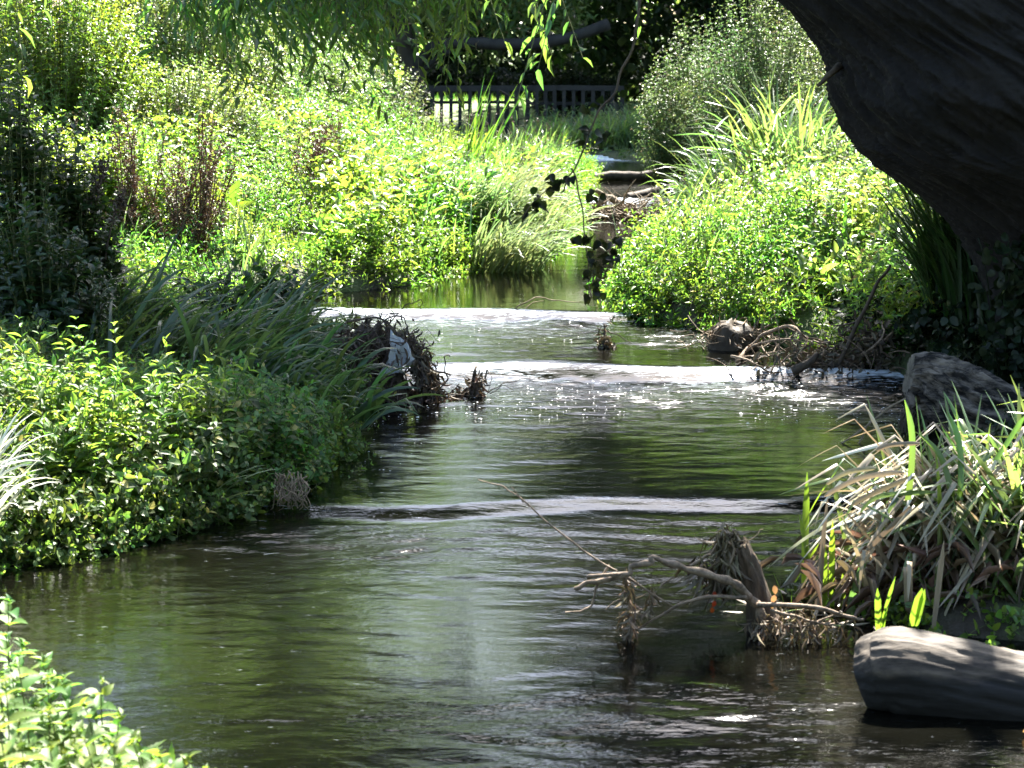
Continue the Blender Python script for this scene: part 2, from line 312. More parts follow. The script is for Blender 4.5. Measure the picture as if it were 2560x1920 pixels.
def ground_mat():
    m, nt, N, Lk, P, O = mat("bank_soil")
    tc = N.new("ShaderNodeTexCoord"); no = N.new("ShaderNodeTexNoise"); no.inputs["Scale"].default_value = 1.8; no.inputs["Detail"].default_value = 9
    cr = N.new("ShaderNodeValToRGB"); e = cr.color_ramp.elements; e[0].position = 0.35; e[0].color = (0.028, 0.02, 0.012, 1); e[1].position = 0.62; e[1].color = (0.05, 0.075, 0.02, 1)
    sx = N.new("ShaderNodeSeparateXYZ"); mr = N.new("ShaderNodeMapRange"); mr.inputs[1].default_value = 42; mr.inputs[2].default_value = 47
    mx = N.new("ShaderNodeMix"); mx.data_type = 'RGBA'; mx.inputs[7].default_value = (0.11, 0.17, 0.04, 1)
    n2_ = N.new("ShaderNodeTexNoise"); n2_.inputs["Scale"].default_value = 30; bp = N.new("ShaderNodeBump"); bp.inputs["Distance"].default_value = 0.03
    Lk.new(tc.outputs["Object"], no.inputs[0]); Lk.new(tc.outputs["Object"], n2_.inputs[0]); Lk.new(no.outputs[0], cr.inputs[0]); Lk.new(tc.outputs["Object"], sx.inputs[0]); Lk.new(sx.outputs[1], mr.inputs[0])
    Lk.new(mr.outputs[0], mx.inputs[0]); Lk.new(cr.outputs[0], mx.inputs[6]); Lk.new(mx.outputs[2], P.inputs["Base Color"]); Lk.new(n2_.outputs[0], bp.inputs["Height"]); Lk.new(bp.outputs[0], P.inputs["Normal"])
    P.inputs["Roughness"].default_value = 0.9; return m
M['ground'] = ground_mat()
def water_mat():
    m, nt, N, Lk, P, O = mat("stream_water")
    tc = N.new("ShaderNodeTexCoord"); mp = N.new("ShaderNodeMapping"); mp.inputs["Scale"].default_value = (0.34, 1.0, 1.0)
    a = N.new("ShaderNodeTexNoise"); a.inputs["Scale"].default_value = 26; a.inputs["Detail"].default_value = 3; a.inputs["Roughness"].default_value = 0.6
    at_ = N.new("ShaderNodeAttribute"); at_.attribute_name = "rough_water"
    mu = N.new("ShaderNodeMath"); mu.operation = 'MULTIPLY'; bp = N.new("ShaderNodeBump"); bp.inputs["Strength"].default_value = 1.0; bp.inputs["Distance"].default_value = 0.0062
    Lk.new(tc.outputs["Object"], mp.inputs[0]); Lk.new(mp.outputs[0], a.inputs[0]); Lk.new(a.outputs[0], mu.inputs[0]); Lk.new(at_.outputs["Fac"], mu.inputs[1]); Lk.new(mu.outputs[0], bp.inputs["Height"]); Lk.new(bp.outputs[0], P.inputs["Normal"])
    no = N.new("ShaderNodeTexNoise"); no.inputs["Scale"].default_value = 0.9; cr = N.new("ShaderNodeValToRGB")
    cr.color_ramp.elements[0].color = (0.0013, 0.0014, 0.0009, 1); cr.color_ramp.elements[1].color = (0.0021, 0.0020, 0.0013, 1); Lk.new(tc.outputs["Object"], no.inputs[0]); Lk.new(no.outputs[0], cr.inputs[0]); Lk.new(cr.outputs[0], P.inputs["Base Color"])
    fa = N.new("ShaderNodeAttribute"); fa.attribute_name = "foam_glint"; m2 = N.new("ShaderNodeMapping"); m2.inputs["Scale"].default_value = (2.4, 13.0, 1); fn = N.new("ShaderNodeTexNoise"); fn.inputs["Scale"].default_value = 4.5; fn.inputs["Detail"].default_value = 4; fn.inputs["Roughness"].default_value = .6; fn.inputs["Distortion"].default_value = .4
    Lk.new(tc.outputs["Object"], m2.inputs[0]); Lk.new(m2.outputs[0], fn.inputs[0]); sm = N.new("ShaderNodeMath"); sm.operation = 'MULTIPLY_ADD'; sm.inputs[1].default_value = 0.42; Lk.new(fa.outputs["Fac"], sm.inputs[0]); Lk.new(fn.outputs[0], sm.inputs[2])
    fr = N.new("ShaderNodeMapRange"); fr.inputs[1].default_value = .68; fr.inputs[2].default_value = .96; Lk.new(sm.outputs[0], fr.inputs[0]); fx = N.new("ShaderNodeMix"); fx.data_type = 'RGBA'; fx.inputs[7].default_value = (.66, .73, .80, 1); Lk.new(fr.outputs[0], fx.inputs[0]); Lk.new(cr.outputs[0], fx.inputs[6]); Lk.new(fx.outputs[2], P.inputs["Base Color"])  # foam white, also painting bright sky glints on the weir crests
    rr = N.new("ShaderNodeMapRange"); rr.inputs[1].default_value = .2; rr.inputs[2].default_value = 1.6; rr.inputs[3].default_value = .03; rr.inputs[4].default_value = .13; Lk.new(at_.outputs["Fac"], rr.inputs[0]); Lk.new(rr.outputs[0], P.inputs["Roughness"]); P.inputs["IOR"].default_value = 1.333; return m
M['water'] = water_mat()

# ------------------------------------------------------------------ setting: ground, water
def grid_geo(xs, ys, Z):
    g = Geo(); X, Y = np.meshgrid(xs, ys); V = np.stack([X, Y, Z], -1).reshape(-1, 3)
    nx, ny = len(xs), len(ys); i = np.arange(ny - 1)[:, None]; j = np.arange(nx - 1)[None]
    g.add(V, np.stack([i * nx + j, i * nx + j + 1, (i + 1) * nx + j + 1, (i + 1) * nx + j], -1).reshape(-1, 4)); return g
def axis(lo, hi, step, far):
    k = np.geomspace(1, 1 + far, 24)[1:] - 1
    return np.concatenate([lo - k[::-1], np.arange(lo, hi + step / 2, step), hi + k])
xs = axis(-9, 9, 0.09, 1500); ys = axis(-4, 62, 0.12, 2500)
X, Y = np.meshgrid(xs, ys); gr = grid_geo(xs, ys, ground_z(X, Y)).build("ground", M['ground'])
tag(gr, "dark earth banks and meadow ground under the plants", "ground", kind="structure")

def turb(x, y):
    t = 0.17 + 0.15 * n2(x * 0.5, y, 0.8, 3)
    par = [(3.6, .75), (4.8, .95), (4.2, 1.5), (2.0, 1.2), (1.4, 2.0)]
    for i, (A, Ld) in enumerate(par):
        s = crest(x, i) - y
        t = t + A * np.where(s > 0.1, np.exp(-np.clip(s, 0, None) / Ld) * (1 - np.exp(-np.clip(s - .1, 0, None) / .12)), 0) * (0.75 + 0.5 * n2(x, y, 1.4, 2, 5))
    t = t + 1.3 * np.exp(-((y - 6.95 - 0.06 * x) / 0.28) ** 2) * np.clip(x + 1.2, 0, 1)
    t = t + 1.0 * np.exp(-((y - 6.2) / 0.4) ** 2) * np.clip(x + 0.6, 0, 1)
    return np.clip(t, 0.07, 4.6)
def build_water():
    ys_ = 3.6 * np.exp(np.arange(0, np.log(62 / 3.6), 0.0016)); ys_ = np.concatenate([np.linspace(-4, 3.55, 60), ys_])
    xs_ = np.linspace(-3.4, 3.8, 330); X, Y = np.meshgrid(xs_, ys_); T = turb(X, Y); z = wz(X, Y)
    dy = np.maximum(0.0016 * Y, 0.022); K = 64; w = np.zeros_like(X)
    wx = X + 0.10 * n2(X, Y, 1.1, 2, 3); wy = Y + 0.12 * n2(X, Y, 0.9, 2, 8)
    for k in range(K):
        lam = 0.05 * (8.0 ** (k / (K - 1))); th = random.gauss(0, 0.30); kk = 2 * pi / lam
        am = 0.062 * lam / (2 * pi) / math.sqrt(K / 2) * np.clip((lam / dy - 2.2) / 2, 0, 1) * (1.0 if lam < 0.25 else 0.8)
        w += am * np.sin(kk * (wx * sin(th) + wy * cos(th)) + random.uniform(0, 6.28))
    z = z + w * T
    for i in (1, 2): # standing lumps just below the two sharpest weirs
        s = crest(X, i) - Y; z += 0.02 * np.exp(-((s - 0.25) / 0.16) ** 2) * n2(X * 2.2, Y * 2, 1.6, 3, i)
    o = grid_geo(xs_, ys_, z).build("water", M['water'])
    at_ = o.data.attributes.new("rough_water", 'FLOAT', 'POINT'); at_.data.foreach_set("value", (0.12 + 0.6 * np.minimum(T, 2.6)).astype(np.float32).ravel())
    fm = np.zeros_like(T)  # foam amount, including painted sky glint along the crests
    for i, (a0, w0, l0) in enumerate([(.15, .04, .4), (.54, .05, .85), (.44, .05, 1.1), (.6, .2, .8), (.6, .3, .8)]):
        s = crest(X, i) + WEIRS[i][2] * .35 - Y; fm = np.maximum(fm, a0 * (np.exp(-((s - w0 * .9) / w0) ** 2) + .9 * np.where(s > 0, np.exp(-s / l0), 0)))
    fm = fm * np.clip(.85 + .7 * n2(X, Y, 2.2, 3, 7), .35, 1.25)
    fa = o.data.attributes.new("foam_glint", 'FLOAT', 'POINT'); fa.data.foreach_set("value", fm.astype(np.float32).ravel())
    tag(o, "shallow murky stream stepping down over small weirs", "water", kind="structure")
build_water()

# ------------------------------------------------------------------ helpers for plants
def scatter(n, x0, x1, y0, y1, dmin=0.0, dmax=99, mask=None):
    x = rng.uniform(x0, x1, n); y = rng.uniform(y0, y1, n); d = shore_d(x, y); k = (d > dmin) & (d < dmax)
    if mask is not None: k &= mask(x, y)
    x, y = x[k], y[k]; return np.stack([x, y, ground_z(x, y)], -1)
def carpet(name, label, cat, P, h, L, ratio, m, T=KITE, nodes=7, lean=(0, 0), spread=0.12, t0=0.25, lift=0.35, kind="stuff", gaps=True):
    if gaps: P = P[n2(P[:, 0], P[:, 1], 1.5, 3, 2) > rng.uniform(-.95, .42, len(P))]
    gl, gs = Geo(), Geo(); n = len(P)
    hh = h * rng.uniform(0.55, 1.3, n) * np.clip(1 + 0.5 * n2(P[:, 0], P[:, 1], 1.6, 2) + 0.45 * n2(P[:, 0], P[:, 1], 0.6, 2, 4), .3, 2)
    C = P + np.stack([rng.normal(0, spread, n) + lean[0], rng.normal(0, spread, n) + lean[1], hh], -1)
    B = P + np.stack([np.zeros(n), np.zeros(n), hh * 0.6], -1)
    leafy(gl, gs, P, B, C, nodes, t0, L, ratio, T, lift)
    o = gl.build(name, m); tag(o, label, cat, kind=kind)
    s = gs.build("stems", M['stem'], o); return o
def bush(name, label, u, vtop, Y, hw, m, L=0.06, ratio=0.45, stems=300, nodes=9, T=KITE, ry=0.9, upright=0.5, group=None, cat="bush", base=None, depth=1.0):
    rx = hw / F_PX * Y; top = at(u, vtop, Y); x0, y0 = top[0], Y
    z0 = gz(x0, y0) - 0.03; H = max(top[2] - z0, 0.3); loc = (x0, y0, z0)
    th = thing(name, label, cat, loc, group)
    n = stems; a = rng.uniform(0, 2 * pi, n); r = np.sqrt(rng.uniform(0, 1, n)); el = rng.uniform(0.0, 1.0, n)
    shape = np.sqrt(np.clip(1 - (r * 0.97) ** 2.2, 0, 1))
    z = H * shape * np.where(rng.uniform(0, 1, n) < 0.65, 1.0, rng.uniform(0.35, 1, n)) * rng.uniform(0.86, 1.08, n)
    z = z * (1 + 0.38 * vnoise(np.stack([np.cos(a) * r * 2.2 + u * .01, np.sin(a) * r * 2.2, np.zeros(n) + Y], -1)))
    C = np.stack([x0 + rx * r * np.cos(a), y0 + rx * ry * depth * r * np.sin(a), z0 + np.maximum(z, 0.12 * H)], -1)
    gzz = ground_z(C[:, 0], C[:, 1]); C[:, 2] = np.maximum(C[:, 2], gzz + 0.1)
    f = 0.25 + 0.6 * upright
    A = np.stack([x0 + rx * r * f * np.cos(a), y0 + rx * ry * f * r * np.sin(a), np.zeros(n)], -1); A[:, 2] = np.maximum(z0 + 0.0, ground_z(A[:, 0], A[:, 1]) - 0.02)
    B = A * 0.45 + C * 0.55; B[:, 2] = A[:, 2] + (C[:, 2] - A[:, 2]) * 0.72
    gl, gs = Geo(), Geo(); leafy(gl, gs, A, B, C, nodes, 0.3, L, ratio, T, sr=0.005)
    gl.build("foliage", m, th, loc); gs.build("branches", M['stem'], th, loc); return th
def tuft(name, label, P, n, L, W, m, az=None, spr=0.25, lean=(0.05, 0.5), curl=(0.4, 1.6), rad=0.15, group=None, cat="grass tuft", seg=8, kinkp=0.0, extra=None):
    P = np.asarray(P, float); loc = tuple(P); a = rng.uniform(0, 2 * pi, n); r = rad * np.sqrt(rng.uniform(0, 1, n))
    Q = np.stack([P[0] + r * np.cos(a), P[1] + r * np.sin(a), np.zeros(n)], -1); Q[:, 2] = np.maximum(ground_z(Q[:, 0], Q[:, 1]), P[2]) - 0.02
    azz = rng.uniform(0, 2 * pi, n) if az is None else az + rng.normal(0, spr, n)
    g = Geo(); kk = kang = None
    kk = np.where(rng.uniform(0, 1, n) < kinkp, rng.uniform(0.35, 0.75, n), 2.0); kang = rng.uniform(0.8, 2.0, n)
    blades(g, Q, azz, rng.uniform(*lean, n), rng.uniform(*curl, n), L * rng.uniform(0.55, 1.1, n), W * rng.uniform(0.7, 1.2, n), seg, kk, kang)
    o = g.build(name, m, None, loc); return tag(o, label, cat, group)
def clusters(g, C, n, rad, L, ratio, T=KITE, flat=0.8):
    C = np.asarray(C, float); k = len(C); P = np.repeat(C, n, 0) + rng.normal(0, 1, (k * n, 3)) * np.repeat(np.broadcast_to(rad, (k,)), n)[:, None] * np.array([1, 1, flat])
    D = nrm(rng.normal(0, 1, (k * n, 3)) + np.array([0, 0, -0.3])); N = nrm(rng.normal(0, 0.6, (k * n, 3)) + np.array([0, 0, 1.0]))
    ll = L * rng.uniform(0.6, 1.25, k * n); leaves(g, P, D, N, ll, ll * ratio, T)
def tree(name, label, x, y, H, rx, z0f, m, ncl=160, per=55, L=0.28, ratio=0.5, tr=0.22, group=None, ry=None, crad=0.5):
    z0 = gz(x, y) - 0.05; loc = (x, y, z0); th = thing(name, label, "tree", loc, group); ry = ry or rx
    n = ncl; v = nrm(rng.normal(0, 1, (n, 3))); r = rng.uniform(0.45, 1, n) ** 0.6
    cz = z0 + H * (z0f + (1 - z0f) * 0.5); rz = H * (1 - z0f) * 0.5
    h = rng.uniform(0, 1, n); a = rng.uniform(0, 2 * pi, n); f = np.minimum(1, 0.8 + h) * np.sqrt(np.clip(1 - np.clip((h - .45) / .57, 0, 1) ** 2, 0, 1))
    f = f * np.sqrt(rng.uniform(0.15, 1, n)) * (1 + 0.35 * vnoise(np.stack([np.cos(a) * 1.5, np.sin(a) * 1.5, h * 3 + x], -1)))
    C = np.stack([x + rx * f * np.cos(a), y + ry * f * np.sin(a), z0 + H * (z0f + (1 - z0f) * h) + 0.3], -1)
    gl, gt = Geo(), Geo(); clusters(gl, C, per, crad * rng.uniform(0.7, 1.3, n), L, ratio)
    stick(gt, [(x, y, z0), (x + 0.15, y, z0 + H * 0.3), (x - 0.1, y, z0 + H * 0.85)], tr, tr * 0.25, 20, 0.08, 10, int(x * 10) % 97)
    ls = C[:: max(1, n // 26)]; k = len(ls); A = np.stack([np.full(k, x), np.full(k, y), z0 + (ls[:, 2] - z0) * 0.55], -1)
    tubes(gt, bez(A, A * 0.5 + ls * 0.5 + np.array([0, 0, 0.3]), ls, 8), np.linspace(tr * 0.4, 0.03, 8)[None], 6)
    gt.build("trunk", M['farbark'], th, loc); gl.build("crown", m, th, loc); return th

# ------------------------------------------------------------------ far trees, leaning trunk, railing
FT = "trees beyond the railing"
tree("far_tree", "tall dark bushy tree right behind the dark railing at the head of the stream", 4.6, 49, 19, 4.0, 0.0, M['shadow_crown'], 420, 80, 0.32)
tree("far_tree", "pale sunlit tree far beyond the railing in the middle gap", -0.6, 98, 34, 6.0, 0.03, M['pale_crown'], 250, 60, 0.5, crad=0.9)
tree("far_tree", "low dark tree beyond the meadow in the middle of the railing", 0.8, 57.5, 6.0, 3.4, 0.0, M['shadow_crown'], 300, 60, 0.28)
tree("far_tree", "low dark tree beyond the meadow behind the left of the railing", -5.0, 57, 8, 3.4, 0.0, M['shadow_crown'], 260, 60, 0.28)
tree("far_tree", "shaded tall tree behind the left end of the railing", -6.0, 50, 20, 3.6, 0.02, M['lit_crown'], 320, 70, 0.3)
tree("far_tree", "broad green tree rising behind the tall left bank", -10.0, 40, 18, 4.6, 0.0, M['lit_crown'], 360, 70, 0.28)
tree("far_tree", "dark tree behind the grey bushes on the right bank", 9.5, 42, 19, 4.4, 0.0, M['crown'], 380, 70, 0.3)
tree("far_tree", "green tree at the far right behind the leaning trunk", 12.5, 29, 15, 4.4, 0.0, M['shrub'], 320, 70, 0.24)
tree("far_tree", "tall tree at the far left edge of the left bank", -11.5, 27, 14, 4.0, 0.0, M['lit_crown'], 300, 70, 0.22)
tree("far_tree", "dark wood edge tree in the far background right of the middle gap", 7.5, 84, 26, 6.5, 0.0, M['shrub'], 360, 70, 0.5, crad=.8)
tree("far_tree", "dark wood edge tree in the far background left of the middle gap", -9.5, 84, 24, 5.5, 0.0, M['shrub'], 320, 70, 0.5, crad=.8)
for lab, x, y, H, rx in (("unseen tree added behind the viewer to block sky light, left", -6, -7, 13, 4.5), ("unseen tree added behind the viewer to block sky light, right", 5.5, -6, 13, 4.5), ("unseen tree added further behind the viewer to block sky light", 0.5, -12, 16, 5)): tree("added_shade_tree", lab, x, y, H, rx, 0.12, M['crown'], 300, 60, 0.35)  # trees out of view, added to cut ambient light on camera-facing sides

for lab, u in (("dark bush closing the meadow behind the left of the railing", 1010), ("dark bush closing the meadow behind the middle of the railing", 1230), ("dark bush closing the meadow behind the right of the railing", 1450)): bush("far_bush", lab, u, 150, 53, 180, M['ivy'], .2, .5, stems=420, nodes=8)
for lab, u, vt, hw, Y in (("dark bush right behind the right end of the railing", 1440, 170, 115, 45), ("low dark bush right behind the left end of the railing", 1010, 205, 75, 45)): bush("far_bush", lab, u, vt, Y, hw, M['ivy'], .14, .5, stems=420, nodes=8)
def leaning_tree():
    loc = tuple(at(1030, 240, 41.5)); loc = (loc[0], 41.5, gz(loc[0], 41.5)); th = thing("leaning_tree", "dark trunk with a long level limb reaching over the railing", "tree", loc)
    g = Geo(); stick(g, [loc, at(1035, 200, 41.5), at(1015, 120, 41.6), at(985, -60, 41.8), at(940, -400, 42)], 0.24, 0.16, 24, 0.05, 10, 3); g.build("trunk", M['farbark'], th, loc)
    g = Geo(); stick(g, [at(1022, 190, 41.5), at(1062, 140, 41.3), at(1100, 112, 41.1), at(1200, 108, 41), at(1290, 112, 41), at(1400, 100, 41.2), at(1520, 60, 41.5)], 0.12, 0.12, 30, 0.03, 10, 5)
    stick(g, [at(1060, 175, 41.4), at(1090, 150, 41.2), at(1125, 128, 41.1)], 0.07, 0.06, 10, 0.02, 7, 8); g.build("limb", M['gate'], th, loc)
    g = Geo(); C = np.array([at(u, v, 41.5) for u, v in [(1000, 20), (1060, 30), (1120, 40), (1180, 30), (1240, 50), (1300, 30), (960, -30), (1100, -60), (1200, -60), (1330, 0), (1390, 30), (900, 40), (1150, 10)]])
    C = np.repeat(C, 3, 0) + rng.normal(0, 0.25, (39, 3)); up = []
    for _ in range(150):
        x_ = rng.uniform(-4.2, 2.6); z_ = rng.uniform(3.3, 8.5)
        if -1.6 < x_ < -.3 and z_ > 5: continue
        up.append((x_, rng.uniform(42, 45.5), z_))
    clusters(g, np.array(up), 110, 0.45, 0.24, 0.45); clusters(g, C, 60, 0.28, 0.2, 0.4); g.build("crown", M['hoary'], th, loc)
leaning_tree()

def railing():
    Yg = 40.0; loc = at(1200, 365, Yg); loc[2] -= 0.1; th = thing("railing", "dark timber railing with upright palings standing across the stream", "fence", loc)
    def bar(name, u0, v0, u1, v1, th_, dep, y=Yg):
        a, b = at(u0, v0, y), at(u1, v1, y); g = Geo(); d = b - a; ln = np.linalg.norm(d); ax = d / ln; up = np.array([0, 1., 0]); s = np.cross(ax, up); V = []
        for q in (a, b):
            for sx_, sy_ in ((-1, -1), (1, -1), (1, 1), (-1, 1)): V.append(q + s * sx_ * th_ / 2 + up * sy_ * dep / 2)
        g.add(V, np.array([(0, 1, 2, 3), (7, 6, 5, 4), (0, 4, 5, 1), (1, 5, 6, 2), (2, 6, 7, 3), (3, 7, 4, 0)])); o = g.build(name, M['gate'], th, loc, smooth=False)
    bar("top_rail", 972, 222, 1390, 220, 0.11, 0.07); bar("top_rail", 1391, 219, 1560, 221, 0.10, 0.07)
    bar("middle_rail", 1076, 256, 1176, 256, 0.06, 0.05, Yg + 0.08); bar("middle_rail", 1195, 255, 1294, 256, 0.06, 0.05, Yg + 0.08); bar("middle_rail", 1315, 258, 1540, 259, 0.06, 0.05, Yg + 0.08)
    us = [(990, 300, .08), (1020, 300, .07), (1081, 330, .09), (1104, 300, .07), (1128, 305, .07), (1150, 330, .07), (1175, 340, .08), (1199, 350, .08), (1223, 340, .07), (1245, 345, .07), (1267, 364, .10), (1291, 362, .09), (1319, 360, .08), (1342, 330, .07), (1364, 330, .07), (1386, 330, .08), (1410, 320, .07), (1434, 330, .07), (1458, 330, .07), (1483, 330, .08), (1507, 330, .07), (1531, 330, .07), (1555, 330, .08)]
    for u, vb, w in us: bar("paling", u, 226, u + random.uniform(-1, 1), vb + 8, w, 0.05, Yg + 0.002)
    g = Geo()
    for a, b, c in (((1180, 285), (1240, 272), (1335, 268)), ((1250, 226), (1290, 245), (1340, 262)), ((1210, 330), (1290, 300), (1370, 285))):
        stick(g, [at(*a, Yg - .15), at(*b, Yg - .15), at(*c, Yg - .15)], 0.02, 0.012, 12, 0.02, 5, a[0])
    o = g.build("drift_branches", M['darktwig'], None, (0, 0, 0)); tag(o, "thin dark branches caught against the palings of the railing", "branches")
railing()
P = scatter(26000, -12, 14, 47, 70, 0.2); g = Geo(); blades(g, P, rng.uniform(0, 6.28, len(P)), rng.uniform(0, .5, len(P)), rng.uniform(.2, 1, len(P)), rng.uniform(.08, .22, len(P)), 0.02, 3)
tag(g.build("meadow_grass", M['grass']), "sunlit meadow grass seen through the railing", "grass", kind="stuff")

# ------------------------------------------------------------------ left bank bushes (far to near)
LB = None
bush("bush", "greyish bush left of the railing, above the dark reeds", 890, 130, 33, 200, M['hoary'], 0.075, stems=420)
bush("bush", "pale green bush behind the hanging willow twigs", 700, 40, 29, 260, M['shrub'], 0.085, stems=800)
bush("bush", "tall pale bush at the top of the left bank, left of the willow twigs", 430, -120, 25, 330, M['shrub'], 0.08, stems=1200, nodes=11)
bush("bush", "sunlit yellow green bush in the top left corner", 110, -140, 21.5, 300, M['yellow'], 0.075, stems=1200, nodes=11)
bush("bush", "low pale bush below the hanging willow twigs, right of the brown dock stalks", 690, 230, 25, 230, M['shrub'], 0.06, stems=520)
bush("bush", "mid height green bush behind the brown dock stalks", 430, 170, 22, 260, M['shrub'], 0.07, stems=750)
bush("bush", "yellow green broad leaved bush left of the brown dock stalks", 270, 330, 17.5, 210, M['yellow'], 0.075, 0.55, stems=420)
bush("bush", "bright green bush low on the left bank between the dark stems and dock leaves", 440, 500, 17.8, 210, M['yellow'], 0.06, 0.5, stems=420)
bush("bush", "green bush against the left edge in the sun behind the shaded bush", 40, 200, 17, 220, M['yellow'], 0.07, 0.5, stems=450)
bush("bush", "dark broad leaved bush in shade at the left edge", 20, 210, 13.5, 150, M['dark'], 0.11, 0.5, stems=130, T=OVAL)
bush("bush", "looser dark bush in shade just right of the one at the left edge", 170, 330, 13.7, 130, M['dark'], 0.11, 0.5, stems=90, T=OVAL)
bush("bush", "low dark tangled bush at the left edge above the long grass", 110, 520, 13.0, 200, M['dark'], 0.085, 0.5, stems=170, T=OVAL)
# ------------------------------------------------------------------ right bank bushes
bush("bush", "tall grey green bush at the top of the right bank beside the leaning trunk", 1950, 0, 26, 270, M['hoary'], 0.055, stems=1300, nodes=12)
bush("bush", "grey green bush on the right bank beside the dark tree", 1760, 60, 28, 180, M['hoary'], 0.06, stems=900, nodes=11)
bush("bush", "dark shaded bush low over the water on the right bank", 1720, 300, 30.5, 120, M['dark'], 0.06, stems=400)
bush("bush", "green bush against the leaning trunk", 2140, 120, 23.6, 230, M['hoary'], 0.055, stems=900, nodes=11)
bush("bush", "dull green bush under the leaning trunk behind the herbs", 2170, 300, 21.4, 210, M['hoary'], 0.055, stems=800)
bush("bush", "yellow green bush in the sun right beside the trunk base", 2330, 450, 18, 220, M['herb'], 0.06, stems=500)

# ------------------------------------------------------------------ herb carpets
lm2 = lambda x, y: (x < 0.98) & (y > 15)
lm = lambda x, y: (x < 0.95) & (y > 15.6)
carpet("herb_carpet", "bright green low herbs carpeting the sunlit left bank", "herbs", scatter(14000, -4.5, 1.2, 15.6, 29, 0.0, 5.0, lm), 0.34, 0.075, 0.33, M['herb'], nodes=6, lean=(0.06, -0.06))
carpet("herb_carpet", "bright green low herbs carpeting the sunlit right bank", "herbs", scatter(17000, 0.5, 6.5, 14.0, 26, 0.0, 4.5, lambda x, y: (x > 0.4) & (y < 20.3 + np.clip(x - 2.3, 0, 9) * 2.2)), 0.42, 0.08, 0.33, M['herb'], nodes=6, lean=(-0.06, -0.06))
carpet("ground_herbs", "rough herbs covering the far left bank up to the railing", "herbs", scatter(4200, -8, 1.2, 27, 42, 0.05, 99, lambda x, y: (y < 33) | (x < -2.6)), 0.24, 0.11, 0.35, M['shrub'], nodes=5)
carpet("ground_herbs", "rough herbs covering the far right bank", "herbs", scatter(3200, 0.2, 8, 27, 42, 0.05, 99, lambda x, y: x > 0.3), 0.35, 0.11, 0.35, M['hoary'], nodes=5)
carpet("ground_herbs", "dense herbs under the tall bushes of the left bank", "herbs", scatter(5200, -8.5, -2.0, 14.6, 27, 1.6), 0.5, 0.08, 0.45, M['shrub'], nodes=6)
carpet("shaded_herbs", "dark low herbs in shade on the near left bank", "herbs", scatter(4200, -4.4, -0.8, 11.0, 15.8, 0.0), 0.14, 0.055, 0.5, M['mint'], T=KITE, nodes=6, lean=(0.05, -0.02))
carpet("mint_mound", "mound of leafy water mint at the left waterside, half in sun", "water mint", scatter(6500, -3.6, -0.75, 8.8, 11.9, 0.03, 2.6, lambda x, y: y < 10.9 - 0.35 * (x + .8)), 0.27, 0.072, 0.5, M['mint'], T=OVAL, nodes=7, lean=(0.03, -0.10), spread=0.08, t0=0.15)
carpet("cress_edge", "low water plants trailing in the water at the left bank edge", "water plants", scatter(6500, -3.2, -0.75, 8.6, 11.6, -0.12, 0.22), 0.16, 0.045, 0.7, M['mint'], T=ROUND, nodes=5, spread=0.09, gaps=False)
carpet("waterside_herbs", "herbs hanging over the water's edge along the left bank", "herbs", scatter(40000, -2.6, 1.2, 11, 30, -0.14, 0.14, lm2), 0.20, 0.07, 0.36, M['herb'], nodes=6, spread=0.1, t0=0.1)
carpet("waterside_herbs", "herbs hanging over the water's edge along the right bank", "herbs", scatter(40000, 0.3, 3.2, 13.8, 30, -0.14, 0.14, lambda x, y: x > 0.4), 0.22, 0.07, 0.36, M['herb'], nodes=6, spread=0.1, t0=0.1)

for nm, lab, args, msk in (("carpet_grass", "loose grass blades growing through the left bank herbs", (2600, -4.5, 1.2, 16.5, 30, .05, 4), lm), ("carpet_grass", "loose grass blades growing through the right bank herbs", (2000, .5, 6, 15, 28, .05, 4), lambda x, y: x > .4)):
    P = scatter(*args, msk); P = P[n2(P[:, 0], P[:, 1], .8, 2, 9) > .05]; g = Geo(); n = len(P); P = np.repeat(P, 3, 0) + rng.normal(0, .05, (n * 3, 3)) * [1, 1, 0]; n *= 3
    blades(g, P, rng.uniform(-1, 3, n), rng.uniform(0, .6, n), rng.uniform(.3, 1.7, n), rng.uniform(.4, .8, n), .018, 7); tag(g.build(nm, M['sedge']), lab, "grass", kind="stuff")
for nm, lab, args, msk, h, L, m in (("tall_herbs", "patches of taller broad leaved herbs among the left bank herbs", (5000, -4.5, 1.0, 16, 29, .25, 5), lm, .5, .15, M['herb']), ("tall_herbs", "patches of taller broad leaved herbs among the right bank herbs", (4500, .5, 6, 15.0, 27, .3, 5), lambda x, y: x > .4, .55, .14, M['shrub'])):
    P = scatter(*args, msk); P = P[(n2(P[:, 0], P[:, 1], .9, 2, 31) > .26) & ((P[:, 0] < .9) | (P[:, 1] < 20 + np.clip(P[:, 0] - 2.3, 0, 9) * 2))]; carpet(nm, lab, "herbs", P, h, L, .4, m, OVAL, 6, gaps=False)
carpet("mint_spikes", "taller leafy stems standing out of the sunlit mint mound", "herbs", scatter(300, -3.3, -1.5, 9.3, 10.9, .15, 2.4), .40, .095, .34, M['nettle'], OVAL, 9, gaps=False, spread=.1)
g = Geo(); P = np.concatenate([scatter(700, -4.5, 1, 16, 29, .3, 5, lm), scatter(500, .5, 6, 14.5, 28, .3, 5, lambda x, y: x > .4)]); n = len(P); C_ = P + np.stack([rng.normal(0, .16, n), rng.normal(0, .12, n), rng.uniform(.3, .75, n)], -1); tubes(g, bez(P, P * .5 + C_ * .5 + rng.normal(0, .05, (n, 3)), C_, 8), np.linspace(.006, .0025, 8)[None], 4); Q = np.repeat(C_, 7, 0) + rng.normal(0, .03, (n * 7, 3)); leaves(g, Q, rng.normal(0, 1, Q.shape), rng.normal(0, 1, Q.shape), .035, .016)
tag(g.build("dry_stems", M['litter']), "thin dry brown stems scattered through the bank herbs", "dead stems", kind="stuff")
